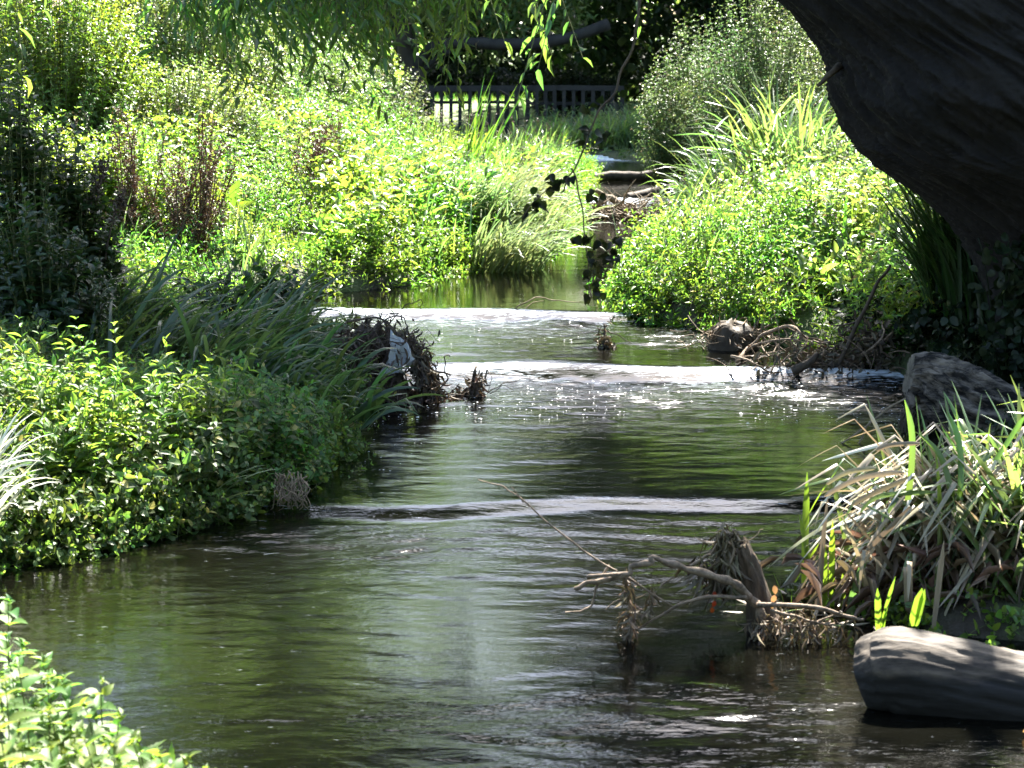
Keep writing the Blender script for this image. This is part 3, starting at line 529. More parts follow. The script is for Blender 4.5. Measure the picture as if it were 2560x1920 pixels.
P = scatter(2400, 2.45, 6, 10.4, 15.2, .02, 99, lambda x, y: (y > 12.5) | (y < 11.2)); carpet("ground_ivy", "dark low leaves covering the shaded slope under the leaning trunk", "ivy", P, .22, .075, .75, M['ivy'], ROUND, 5, gaps=False)
# ------------------------------------------------------------------ sedges, reeds and grass tufts
def foot(u, v, Y): p = at(u, v, Y); p[2] = max(gz(p[0], Y), float(wz(p[0], Y)) - 0.02); return p
tuft("sedge_tuft", "largest arching sedge standing tall in front of the grey bushes on the right bank", foot(1950, 480, 22.3), 210, 1.65, 0.045, M['sedge'], None, rad=0.4, lean=(0.02, .45), curl=(0.3, 1.9), kinkp=0.2)
tuft("sedge_tuft", "pale sedge leaning left over the far channel, behind the right bank herbs", foot(1850, 560, 22), 170, 1.05, 0.04, M['sedge'], -1.2, 1.2, (0.1, .7), (0.5, 1.8), 0.4)
tuft("sedge_tuft", "low sedge beside the right bank herbs, nearest the debris island", foot(1770, 590, 21.7), 110, 0.75, 0.036, M['sedge'], -1.0, 1.2, (0.1, .8), (0.5, 1.5), 0.3)
tuft("sedge_tuft", "sedge tuft between the largest sedge and the trunk", foot(2050, 500, 21.6), 130, 1.15, 0.04, M['sedge'], None, 1.2, (0.05, .6), (0.4, 1.8), 0.3)
for u, lab in ((1360, "bright sedge clump at the left of the small far bank"), (1450, "bright sedge clump in the middle of the small far bank"), (1550, "bright sedge clump on the right of the small far bank"), (1630, "sedge clump of the far bank under the dark bush")):
    tuft("sedge_tuft", lab, foot(u, 420, 34.3), 220, .78, 0.035, M['sedge'], None, rad=0.5, lean=(0.05, .7), curl=(0.4, 1.8))
for (u, v, Y, n, Lh, W_, mt, lab) in ((1260, 665, 18.9, 230, 0.85, .026, 'straw', "long pale grass hanging over the water at the tip of the left bank"), (1190, 600, 20.0, 260, 0.95, .026, 'straw', "long pale grass flopping to the right on the left bank's tip"), (1280, 580, 21.2, 260, 0.9, .026, 'straw', "pale leaning grass behind the tip of the left bank"), (1110, 560, 21.6, 200, 0.8, .026, 'sedge', "leaning grass among the herbs behind the brown dock plume"), (1270, 500, 24.3, 220, 0.9, .03, 'sedge', "leaning grass at the back of the left bank's tip"), (1320, 640, 19.9, 160, 0.8, .026, 'straw', "pale grass blades touching the water where the stream narrows")):
    tuft("grass_tuft", lab, foot(u, v, Y), n, Lh, W_, M[mt], 2.2, 0.55, (0.2, .8), (0.6, 1.7), 0.36)
tuft("iris_clump", "tall upright iris blades leaning right in the middle of the left bank", foot(1150, 500, 24), 24, 1.45, 0.065, M['iris'], 1.3, 0.5, (0.05, .55), (0.0, .3), 0.25, cat="iris")
tuft("iris_clump", "upright iris blades at the back of the left bank below the railing", foot(1190, 430, 28), 14, .6, 0.065, M['iris'], 0.8, 1.0, (0.0, .5), (0.0, .3), 0.5, cat="iris")
tuft("iris_clump", "few iris blades standing in the left bank herbs under the railing's left end", foot(1050, 440, 28), 12, 0.5, 0.05, M['iris'], 0.8, 1.5, (0.0, .4), (0.0, .3), 0.5, cat="iris")
tuft("iris_clump", "iris blades leaning right at the far edge of the left bank", foot(1330, 430, 29.5), 18, 0.7, 0.05, M['iris'], 1.4, 0.5, (0.2, .8), (0.0, .4), 0.35, cat="iris")
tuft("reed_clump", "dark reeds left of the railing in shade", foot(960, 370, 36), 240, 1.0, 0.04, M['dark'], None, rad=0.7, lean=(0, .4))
# shaded long grass of the near left bank
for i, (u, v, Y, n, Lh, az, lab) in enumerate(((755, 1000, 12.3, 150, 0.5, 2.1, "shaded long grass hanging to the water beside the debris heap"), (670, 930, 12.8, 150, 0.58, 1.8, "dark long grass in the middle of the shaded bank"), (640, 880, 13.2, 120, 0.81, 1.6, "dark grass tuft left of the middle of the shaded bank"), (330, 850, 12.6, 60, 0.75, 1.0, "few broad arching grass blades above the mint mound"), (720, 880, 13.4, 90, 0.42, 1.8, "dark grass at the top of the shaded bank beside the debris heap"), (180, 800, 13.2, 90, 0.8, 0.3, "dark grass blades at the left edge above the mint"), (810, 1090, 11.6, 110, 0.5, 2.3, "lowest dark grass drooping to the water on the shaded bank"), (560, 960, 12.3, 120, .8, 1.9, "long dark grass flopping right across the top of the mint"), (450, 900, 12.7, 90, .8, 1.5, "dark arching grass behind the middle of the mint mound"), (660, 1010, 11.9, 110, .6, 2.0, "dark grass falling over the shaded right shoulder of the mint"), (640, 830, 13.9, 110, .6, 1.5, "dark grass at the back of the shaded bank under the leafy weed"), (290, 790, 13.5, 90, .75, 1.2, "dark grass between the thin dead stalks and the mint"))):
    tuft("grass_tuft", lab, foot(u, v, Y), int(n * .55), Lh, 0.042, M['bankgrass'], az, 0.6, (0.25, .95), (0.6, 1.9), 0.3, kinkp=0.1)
tuft("grass_tuft", "white shining grass tuft at the left frame edge", foot(-105, 1400, 9.0), 110, 0.66, 0.03, M['white'], 0.9, 0.9, (0.05, .5), (0.5, 1.7), 0.16)
tuft("trailing_grass", "bent pale grass blades trailing into the water below the mint mound", foot(520, 1290, 9.9), 9, 0.42, 0.022, M['straw'], 1.5, 0.5, (.7, 1.0), (.6, 1.2), 0.06)

def dark_shrub(name, lab, u, v, Y, n=16, L=0.16, h=0.5):
    p = foot(u, v, Y); loc = tuple(p); th = thing(name, lab, "plant", loc); gl, gs = Geo(), Geo()
    A = np.repeat(p[None], n, 0) + rng.normal(0, 0.06, (n, 3)) * [1, 1, 0]; C = A + np.stack([rng.normal(0, .22, n), rng.normal(0, .15, n), h * rng.uniform(.5, 1.1, n)], -1); B = A * .5 + C * .5 + [0, 0, .12]
    leafy(gl, gs, A, B, C, 5, .3, L, .38, OVAL, sr=.006); gl.build("foliage", M['dark'], th, loc); gs.build("stem", M['darktwig'], th, loc)
dark_shrub("leafy_weed", "dark drooping leafy weed silhouetted above the shaded bank", 690, 830, 14.2, 20, 0.15, 0.5)
dark_shrub("leafy_weed", "dark feathery weed behind the shaded grass", 570, 820, 14.3, 22, 0.10, 0.6)
dark_shrub("leafy_weed", "dark leafy weed beside the debris heap at the water", 800, 880, 14.2, 12, 0.11, 0.28)

# dock leaves, dead docks, dark stalks
g = Geo(); p = foot(560, 620, 18.2); Dd = np.array([[-.5, -.2, .6], [-.15, -.2, .9], [.25, -.2, .8], [.55, -.3, .55], [.05, -.5, .5]]); leaves(g, np.repeat(p[None] + [0, 0, .18], 5, 0), Dd, np.tile([[0, -.7, .6]], (5, 1)), np.array([.3, .38, .42, .36, .3]), np.array([.12, .16, .17, .15, .12]), OVAL)
tag(g.build("dock_plant", M['yellow'], None, tuple(p)), "large bright yellow green dock leaves among the left bank herbs", "dock")
def dead_dock(lab, u, vb, vt, Y, du=0, n=14, spread=0.1):
    p = foot(u, vb, Y); top = at(u + du, vt, Y); loc = tuple(p); th = thing("dead_dock", lab, "dead plant", loc, None); gs, gl = Geo(), Geo()
    A = np.repeat(p[None], n, 0) + rng.normal(0, spread * .3, (n, 3)); f = rng.uniform(.35, 1.05, n)[:, None]; C = A + (top - p)[None] * f + rng.normal(0, spread, (n, 3)) * [1.5, 1, .5]; B = A + (C - A) * .5 + rng.normal(0, spread * .6, (n, 3))
    S = bez(A, B, C, 14); tubes(gs, S, np.linspace(.007, .003, 14)[None], 4); Q = S[:, 5:].reshape(-1, 3); Q = np.repeat(Q, 16, 0) + rng.normal(0, .018, (len(Q) * 16, 3))
    leaves(gl, Q, rng.normal(0, 1, Q.shape), rng.normal(0, 1, Q.shape), rng.uniform(.012, .034, len(Q)), .014)
    gs.build("stalk", M['dead'], th, loc); gl.build("seed_heads", M['dead'], th, loc)
dead_dock("tall red brown dead dock with many stalks on the left bank", 450, 600, 330, 17.0, 10, 24, .15)
dead_dock("brown dead dock leaning right beside the tallest dead dock", 480, 590, 360, 17.1, 55, 18, .13)
dead_dock("single straight red brown dock stalk above the dock thicket", 500, 520, 270, 17.2, 12, 6, .03)
dead_dock("dark brown dead dock stalks left of the dock thicket", 335, 440, 270, 17.0, 0, 14, .10)
dead_dock("dark dead dock leaning right below the pale bush", 740, 470, 320, 20, 85, 18, .11)
dead_dock("reddish dead stalks behind the leaning dead dock", 800, 400, 280, 21, 20, 14, .14)
dead_dock("dusty brown dead plant below the railing's left end", 1060, 430, 330, 28, 10, 12, .18)
def plume():
    p = foot(970, 555, 20.5); loc = tuple(p); n = 12; th = thing("dead_plume", "arched brown dead plume bending over the bright herbs", "dead plant", loc); gs, gl = Geo(), Geo()
    pts = [p, at(985, 500, 20.5), at(1010, 455, 20.5), at(1045, 438, 20.4), at(1075, 450, 20.3)]
    for i in range(n): stick(gs, np.array(pts) + rng.normal(0, .025, (5, 3)), .006, .003, 16, .01, 4, i)
    Q = smooth_path(pts, 40)[8:]; Q = np.repeat(Q, 40, 0) + rng.normal(0, .04, (len(Q) * 40, 3)); leaves(gl, Q, rng.normal(0, 1, Q.shape) + [0, 0, -1], rng.normal(0, 1, Q.shape), rng.uniform(.02, .05, len(Q)), .012)
    gs.build("stalk", M['dead'], th, loc); gl.build("seed_heads", M['dead'], th, loc)
plume()
for lab, pts in (("thin dark dead stalk in front of the bright bush, bent at its top", [(205, 740), (215, 640), (240, 540), (250, 420)]), ("thin dark stalk hooked to the right near the long grass", [(255, 720), (270, 610), (285, 545), (302, 490), (296, 510)]), ("dark dead stalk with seed heads rising from the tangled bush", [(150, 720), (170, 600), (240, 480), (262, 400)])):
    p = foot(pts[0][0], pts[0][1], 13.6); loc = tuple(p); th = thing("dead_stalk", lab, "dead plant", loc); g = Geo(); q = [p] + [at(u, v, 13.6) for u, v in pts[1:]]; c = stick(g, q, .008, .004, 20, .02, 5, int(pts[0][0])); g.build("stalk", M['darktwig'], th, loc)
    g = Geo(); Q = np.repeat(c[9:], 14, 0) + rng.normal(0, .02, (11 * 14, 3)); leaves(g, Q, rng.normal(0, 1, Q.shape), rng.normal(0, 1, Q.shape), .035, .02); g.build("dead_leaves", M['litter'], th, loc)

# ------------------------------------------------------------------ the big willow
def willow():
    YT = 13.4; loc = (5.2, YT, gz(5.2, YT)); th = thing("willow_tree", "massive dark leaning willow trunk on the right, its twigs hanging overhead", "tree", loc)
    edge = [(1500, 2420, 620), (1250, 2455, 560), (1000, 2480, 520), (850, 2484, 500), (740, 2476, 490), (640, 2442, 500), (570, 2398, 520), (500, 2330, 540), (430, 2236, 570), (390, 2180, 580), (340, 2142, 580), (250, 2104, 560), (160, 2092, 520), (90, 2052, 490), (0, 1972, 470), (-160, 1800, 440), (-350, 1560, 400), (-560, 1270, 340), (-800, 900, 260)]
    C = np.array([list(at(u + r, v, YT + max(0, -v) * 0.0014)) + [r / F_PX * YT] for v, u, r in edge]); m, s = 420, 440
    S = smooth_path(C, m); pts, rad = S[:, :3], S[:, 3]; U = np.tile([[-1., 0, 0]], (m, 1)); Wv = np.tile([[0, -.9, 0.]], (m, 1)); thv = np.arange(s) / s * 2 * pi
    k = np.arange(m)[:, None] / m; a = thv[None] + 1.6 * k; cc = np.stack([np.cos(a) * 2.2, np.sin(a) * 2.2, k * 5 + 0 * a], -1); big = fbm(cc * 0.8, 3)
    rid = np.stack([np.cos(a) * 9, np.sin(a) * 9, k * 7 + 0 * a + 0.6 * big], -1); ridge = 1 - np.abs(fbm(rid, 4)); fine = fbm(np.stack([np.cos(a) * 22, np.sin(a) * 22, k * 26 + 0 * a], -1), 3)
    lump = 0
    for kk, aa, am, w in ((0.62, 0.9, .12, .05), (0.52, 1.3, .10, .03), (0.70, 1.5, .14, .05), (0.58, 1.9, -.12, .03), (.45, 1.7, .08, .05)): lump = lump + am * np.exp(-((k - kk) / w) ** 2 - ((np.mod(thv[None] - aa + pi, 2 * pi) - pi) / .5) ** 2)
    rr = rad[:, None] * (1 + 0.05 * big * np.abs(np.sin(thv))[None] + 0.06 * (ridge - .6) + 0.022 * (1 - 2 * np.abs(fbm(rid * 2.3 + 4, 3))) + lump * .6) + 0.014 * fine
    X = pts[:, None] + rr[..., None] * (U[:, None] * np.cos(thv)[None, :, None] + Wv[:, None] * np.sin(thv)[None, :, None]); j = np.arange(m - 1)[:, None]; q = np.arange(s)[None]
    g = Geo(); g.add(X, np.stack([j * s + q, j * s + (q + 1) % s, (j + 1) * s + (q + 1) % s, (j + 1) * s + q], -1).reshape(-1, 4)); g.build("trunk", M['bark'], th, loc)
    g = Geo(); stick(g, [at(2105, 160, YT - .3), at(2080, 180, YT - .4), at(2045, 212, YT - .45)], .03, .012, 10, .01, 6, 2); g.build("broken_twig", M['darktwig'], th, loc)
    # limbs and overhead crown (keeps the near left bank and the trunk in shade)
    top = pts[-1]; gl, gc = Geo(), Geo()
    blobs = []
    def shade(x, y, z, t, r, n): c = np.array([x, y, z]) + SV * t; blobs.append((c, r, n))
    for x, y, z, r, n in ((-4.3, 14.2, 1.3, .7, 1200), (-3.4, 14.0, 1.4, .75, 1700), (-3.3, 13.0, .8, .7, 1700), (-2.6, 13.4, 1.0, .75, 1900), (-2.2, 12.6, .7, .6, 1600), (-1.9, 14.3, 1.0, .65, 1500), (-1.7, 13.3, .7, .6, 1700), (-1.2, 12.9, .6, .5, 1500), (-1.1, 14.0, .6, .5, 1200), (-1.3, 11.9, .5, .4, 900), (-0.85, 11.9, .4, .3, 420), (-3.8, 12.4, .7, .5, 900), (-2.6, 15.0, 1.2, .6, 900), (-1.9, 12.2, .7, .3, 800), (-1.5, 11.5, .6, .26, 700), (-1.35, 10.8, .5, .28, 800), (-1.05, 10.5, .4, .26, 600), (-1.2, 11.4, .5, .32, 900), (-.95, 11.2, .4, .28, 700), (-1.5, 12.3, .6, .4, 1200), (-1.0, 12.4, .5, .35, 1100), (-2.9, 12.9, .8, .45, 1200), (-3.6, 13.4, 1.0, .6, 1400), (-1.25, 10.15, .4, .26, 700), (-1.5, 10.6, .45, .26, 600), (-1.7, 11.0, .5, .26, 500), (2.8, 14.2, .6, .4, 900), (3.0, 13.7, .4, .4, 900), (2.9, 14.5, .8, .5, 1200), (3.5, 14.2, .8, .6, 1400), (0.55, 8.5, 2.5, .35, 500), (0.62, 8.5, 2.0, .3, 400), (.75, 8.5, 3.0, .3, 300)):
        shade(x, y, z, 7.6 + .5 * sin(x * 5 + y), r, n)
    for x, y, z, r, n in ((3.2, 17, 5.8, 1.2, 700), (4.8, 17.5, 6.0, 1.2, 700), (4.2, 12.5, 6.5, 1.5, 800), (5.8, 14.5, 6.5, 1.4, 600), (2.8, 10.2, 6.4, 1.1, 350), (4.5, 9.5, 5.5, 1.6, 900), (6.0, 11, 5, 1.5, 800)): blobs.append((np.array([x, y, z]), r, n))
    for i, (c, r, n) in enumerate(blobs):
        clusters(gc, np.repeat(c[None], 14, 0) + rng.normal(0, r * .7, (14, 3)) * [1, 1, .5], n // 14, r * .5, 0.17, 0.24, NARROW)
        st = pts[int(m * .82)] if c[0] > 1.5 else top; stick(gl, [st, st * .5 + c * .5 + [0, 0, .5], c], .13, .03, 16, .12, 7, i)
    gl.build("limbs", M['bark'], th, loc); gc.build("crown", M['willow'], th, loc)
    # twigs hanging into the top of the picture
    hang = [(455, 130, 10.4), (500, 120, 10.6), (545, 175, 10.2), (590, 190, 10.4), (630, 165, 10.8), (670, 200, 10.3), (715, 215, 10.9), (760, 190, 10.5), (800, 160, 11), (845, 180, 10.6), (880, 120, 11.2), (905, 230, 10.8), (930, 180, 11.2), (965, 270, 10.7), (1010, 150, 11.4), (1050, 200, 10.9), (1085, 245, 11.0), (1110, 120, 11.3), (1180, 110, 11.4), (1300, 232, 10.6), (1290, 120, 10.9), (1330, 90, 11.2), (1440, 95, 10.8), (1465, 85, 11), (540, 70, 11.4), (640, 90, 11.5), (740, 100, 11.6), (860, 60, 11.6), (1000, 60, 11.6), (20, 150, 9.5), (60, 60, 9.6), (600, 40, 10), (700, 50, 10), (800, 40, 10.2), (940, 40, 10.3), (1040, 60, 10.4), (1120, 20, 10.5), (560, 100, 10.9), (690, 120, 10.1), (780, 110, 10), (960, 120, 10.2)]
    for _ in range(24): u_ = 440 + 690 * random.random(); hang.append((u_, random.uniform(0, 60 + 80 * sin((u_ - 440) / 690 * pi)), random.uniform(10, 12)))
    for u, v, Y in hang:
        Y = Y + 2.8 if 430 < u < 1250 else Y
        tip = at(u, v, Y); n = random.choice((4, 5, 6)) if 430 < u < 1250 else 2
        A = np.repeat((tip + [random.uniform(-.7, .45), .1, random.uniform(1.0, 1.5)])[None], n, 0); Cc = np.repeat(tip[None], n, 0) + rng.normal(0, .09, (n, 3)) * [1.8, 1.5, 1]; Cc[1:, 2] += rng.uniform(.0, .45, n - 1); Bc = A * .5 + Cc * .5 + rng.normal(0, .06, (n, 3)) + [-.05, 0, .05]
        S = bez(A, Bc, Cc, 22); gg = Geo(); tubes(gg, S, np.linspace(.005, .0018, 22)[None], 4)
        Tn = nrm(np.gradient(S, axis=1)); Q = S[:, 3:].reshape(-1, 3); TT = Tn[:, 3:].reshape(-1, 3); kq = len(Q); o = rng.normal(0, 1, (kq, 3)); o = nrm(o - TT * np.sum(o * TT, -1, keepdims=True))
        hb = gg.build("hanging_branch", M['stem'], th, loc); gv = Geo(); ll = rng.uniform(.05, .14, kq); leaves(gv, Q, TT * .5 + o * .95 + [0, 0, -.3], o + rng.normal(0, .4, (kq, 3)), ll, ll * .24, NARROW); gv.build("leaves", M['willow'], hb, (0, 0, 0)).data.transform(__import__('mathutils').Matrix.Translation((-loc[0], -loc[1], -loc[2])))
willow()
def hanging_bramble():
    Y = 8.5; top = at(1610, -60, Y); loc = tuple(top); th = thing("hanging_shoot", "dark leafy bramble shoot dangling over the middle of the stream", "bramble shoot", loc); g, gv = Geo(), Geo()
    p1 = stick(g, [top, at(1585, 90, Y), at(1540, 215, Y), at(1480, 320, Y), at(1430, 420, Y), at(1400, 480, Y)], .006, .003, 40, .012, 5, 3); p2 = stick(g, [at(1430, 420, Y), at(1452, 500, Y), at(1462, 600, Y), at(1472, 680, Y), at(1478, 745, Y)], .004, .003, 30, .008, 5, 4)
    p3 = stick(g, [at(1425, 445, Y), at(1380, 470, Y), at(1330, 510, Y), at(1305, 545, Y)], .003, .002, 14, .006, 4, 5)
    spots = [(u, v) for u, v in ((1470, 285), (1455, 320), (1462, 350), (1500, 335), (1510, 350), (1420, 455), (1405, 460), (1385, 450), (1365, 455), (1395, 475), (1345, 490), (1360, 515), (1340, 520), (1365, 530), (1325, 525), (1310, 545), (1275, 560), (1375, 485), (1470, 500), (1490, 505), (1440, 605), (1455, 600), (1475, 595), (1490, 615), (1505, 640), (1470, 640), (1530, 635), (1550, 605), (1545, 650), (1480, 660), (1495, 680), (1465, 690), (1475, 715), (1485, 745), (1465, 750), (1500, 735), (1512, 655), (1525, 615), (1505, 245), (1490, 270), (1540, 260), (1555, 110), (1600, 60), (1575, 175), (1630, 20), (1560, 240))]
    spots = spots + [(u + random.uniform(-16, 16), v + random.uniform(-14, 14)) for u, v in spots if v > 270]; P = np.array([at(u, v, Y + random.uniform(-.05, .05)) for u, v in spots]); k = len(P); D = rng.normal(0, .7, (k, 3)) + [0, 0, -.9]; leaves(gv, P - nrm(D) * .03, D, rng.normal(0, .4, (k, 3)) + [0, -1, .3], rng.uniform(.036, .058, k), rng.uniform(.026, .042, k), NETTLE)
    g.build("stem", M['darktwig'], th, loc); gv.build("leaves", M['bramble'], th, loc)
hanging_bramble()
tuft("reed_clump", "dark reeds in deep shade at the foot of the leaning trunk", foot(2500, 930, 14.0), 520, 1.2, 0.035, M['dark'], -1.0, 1.2, (0.02, .4), (0.2, 1.1), 0.5)
tuft("reed_clump", "dark drooping reeds left of the trunk foot above the fallen log", foot(2400, 880, 14.2), 320, 0.95, 0.03, M['dark'], -1.3, 0.7, (0.02, .45), (0.3, 1.2), 0.22)

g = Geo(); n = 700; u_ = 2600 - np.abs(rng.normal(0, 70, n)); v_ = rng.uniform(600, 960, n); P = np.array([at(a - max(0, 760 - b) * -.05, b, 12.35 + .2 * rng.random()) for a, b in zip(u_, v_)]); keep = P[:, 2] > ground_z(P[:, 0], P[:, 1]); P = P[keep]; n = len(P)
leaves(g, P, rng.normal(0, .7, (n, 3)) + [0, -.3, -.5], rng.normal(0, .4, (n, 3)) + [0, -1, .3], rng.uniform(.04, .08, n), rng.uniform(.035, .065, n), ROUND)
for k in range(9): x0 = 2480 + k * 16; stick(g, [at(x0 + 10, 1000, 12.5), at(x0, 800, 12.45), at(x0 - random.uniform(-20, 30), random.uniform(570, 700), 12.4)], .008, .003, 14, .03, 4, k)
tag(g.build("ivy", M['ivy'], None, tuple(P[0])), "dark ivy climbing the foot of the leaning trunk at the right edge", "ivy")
# ------------------------------------------------------------------ logs
def log(name, lab, path, m, seed, rid=.05, sides=96, rings=120, cap=True, knob=None, freq=8.0, cat="log"):
    C = np.array(path, float); S = smooth_path(C, rings); pts, rad = S[:, :3], S[:, 3]; T = nrm(np.gradient(pts, axis=0)); U = nrm(np.cross(T, np.array([0, 0, 1.]))); Wv = np.cross(T, U); th = np.arange(sides) / sides * 2 * pi
    k = np.arange(rings)[:, None] / rings; a = th[None] + 0 * k; big = fbm(np.stack([np.cos(a) * 1.3 + seed, np.sin(a) * 1.3, k * 3 + 0 * a], -1), 3); rg = fbm(np.stack([np.cos(a) * freq, np.sin(a) * freq + seed, k * 3.2 + .5 * big], -1), 4); fn = fbm(np.stack([np.cos(a) * 20, np.sin(a) * 20 + seed, k * 22 + 0 * a], -1), 3)
    rr = rad[:, None] * (1 + .06 * big + rid * (1 - 2.2 * np.abs(rg)) + .012 * fn)
    if knob:
        for kk, aa, am, w in knob: rr = rr + rad[:, None] * am * np.exp(-((k - kk) / w) ** 2 - ((np.mod(th[None] - aa + pi, 2 * pi) - pi) / .6) ** 2)
    e = np.clip((np.arange(rings) + .4) / (rings * .035), 0, 1)[:, None]; rr = rr * (0.965 + .035 * np.sqrt(np.minimum(e, e[::-1])))
    X = pts[:, None] + rr[..., None] * (U[:, None] * np.cos(th)[None, :, None] + Wv[:, None] * np.sin(th)[None, :, None]); j = np.arange(rings - 1)[:, None]; q = np.arange(sides)[None]
    V = X.reshape(-1, 3); F = [np.stack([j * sides + q, j * sides + (q + 1) % sides, (j + 1) * sides + (q + 1) % sides, (j + 1) * sides + q], -1).reshape(-1, 4)]
    loc = tuple(pts[rings // 2] - [0, 0, rad[rings // 2]]); th_ = thing(name, lab, cat, loc); g = Geo(); g.add(V, F); g.build("bark", m, th_, loc)
    for r_, s_ in ((0, -1), (rings - 1, 1)):
        g = Geo(); n = sides; ring = X[r_]; c = ring.mean(0); VV = [ring]
        for f_ in (.8, .55, .3): VV.append(c + (ring - c) * f_ + T[r_] * s_ * .01 * vnoise(ring * 14)[:, None])
        VV.append(c[None]); q = np.arange(n); fs = [np.stack([q + b * n, (q + 1) % n + b * n, (q + 1) % n + (b + 1) * n, q + (b + 1) * n], -1) for b in range(3)]
        g.add(np.concatenate(VV), [np.concatenate(fs), np.stack([q + 3 * n, (q + 1) % n + 3 * n, np.full(n, 4 * n)], -1)])
        g.build("cut_end", M['endgrain'], th_, loc)
    return th_
M['endgrain'] = wood_mat("weathered_end_grain", (0.05, 0.042, 0.034), (0.12, 0.10, 0.08), 16)
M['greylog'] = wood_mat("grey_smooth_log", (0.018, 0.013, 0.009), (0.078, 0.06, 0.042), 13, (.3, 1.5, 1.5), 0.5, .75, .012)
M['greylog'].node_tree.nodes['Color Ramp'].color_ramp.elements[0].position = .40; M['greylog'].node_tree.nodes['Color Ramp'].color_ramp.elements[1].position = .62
dark_below(M['greylog'], .14, (.008, .007, .006)); dark_below(M['endgrain'], .16, (.008, .007, .006))
M['barklog'] = wood_mat("furrowed_grey_bark", (0.010, 0.008, 0.007), (0.19, 0.155, 0.125), 13, (.3, 1.3, 1.3), 1.0, .85, .05)
M['barklog'].node_tree.nodes["Color Ramp"].color_ramp.elements[0].position = .42; M['barklog'].node_tree.nodes["Color Ramp"].color_ramp.elements[1].position = .60
rp = lambda u, v, Y, r: list(at(u, v, Y)) + [r / F_PX * Y]
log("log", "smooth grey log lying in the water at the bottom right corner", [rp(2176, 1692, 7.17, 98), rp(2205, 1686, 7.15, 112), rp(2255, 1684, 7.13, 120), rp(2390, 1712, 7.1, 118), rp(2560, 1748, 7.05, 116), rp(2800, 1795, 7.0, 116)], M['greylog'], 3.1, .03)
log("log", "thick fallen log with deeply furrowed bark on the right bank", [rp(2272, 940, 12.0, 46), rp(2318, 950, 12.0, 66), rp(2390, 992, 11.95, 80), rp(2470, 1036, 11.9, 84), rp(2560, 1080, 11.85, 88), rp(2700, 1140, 11.8, 96)], M['barklog'], 8.2, .22, knob=[(.07, 1.5, .55, .05), (.5, 1.2, .25, .06)], freq=4)

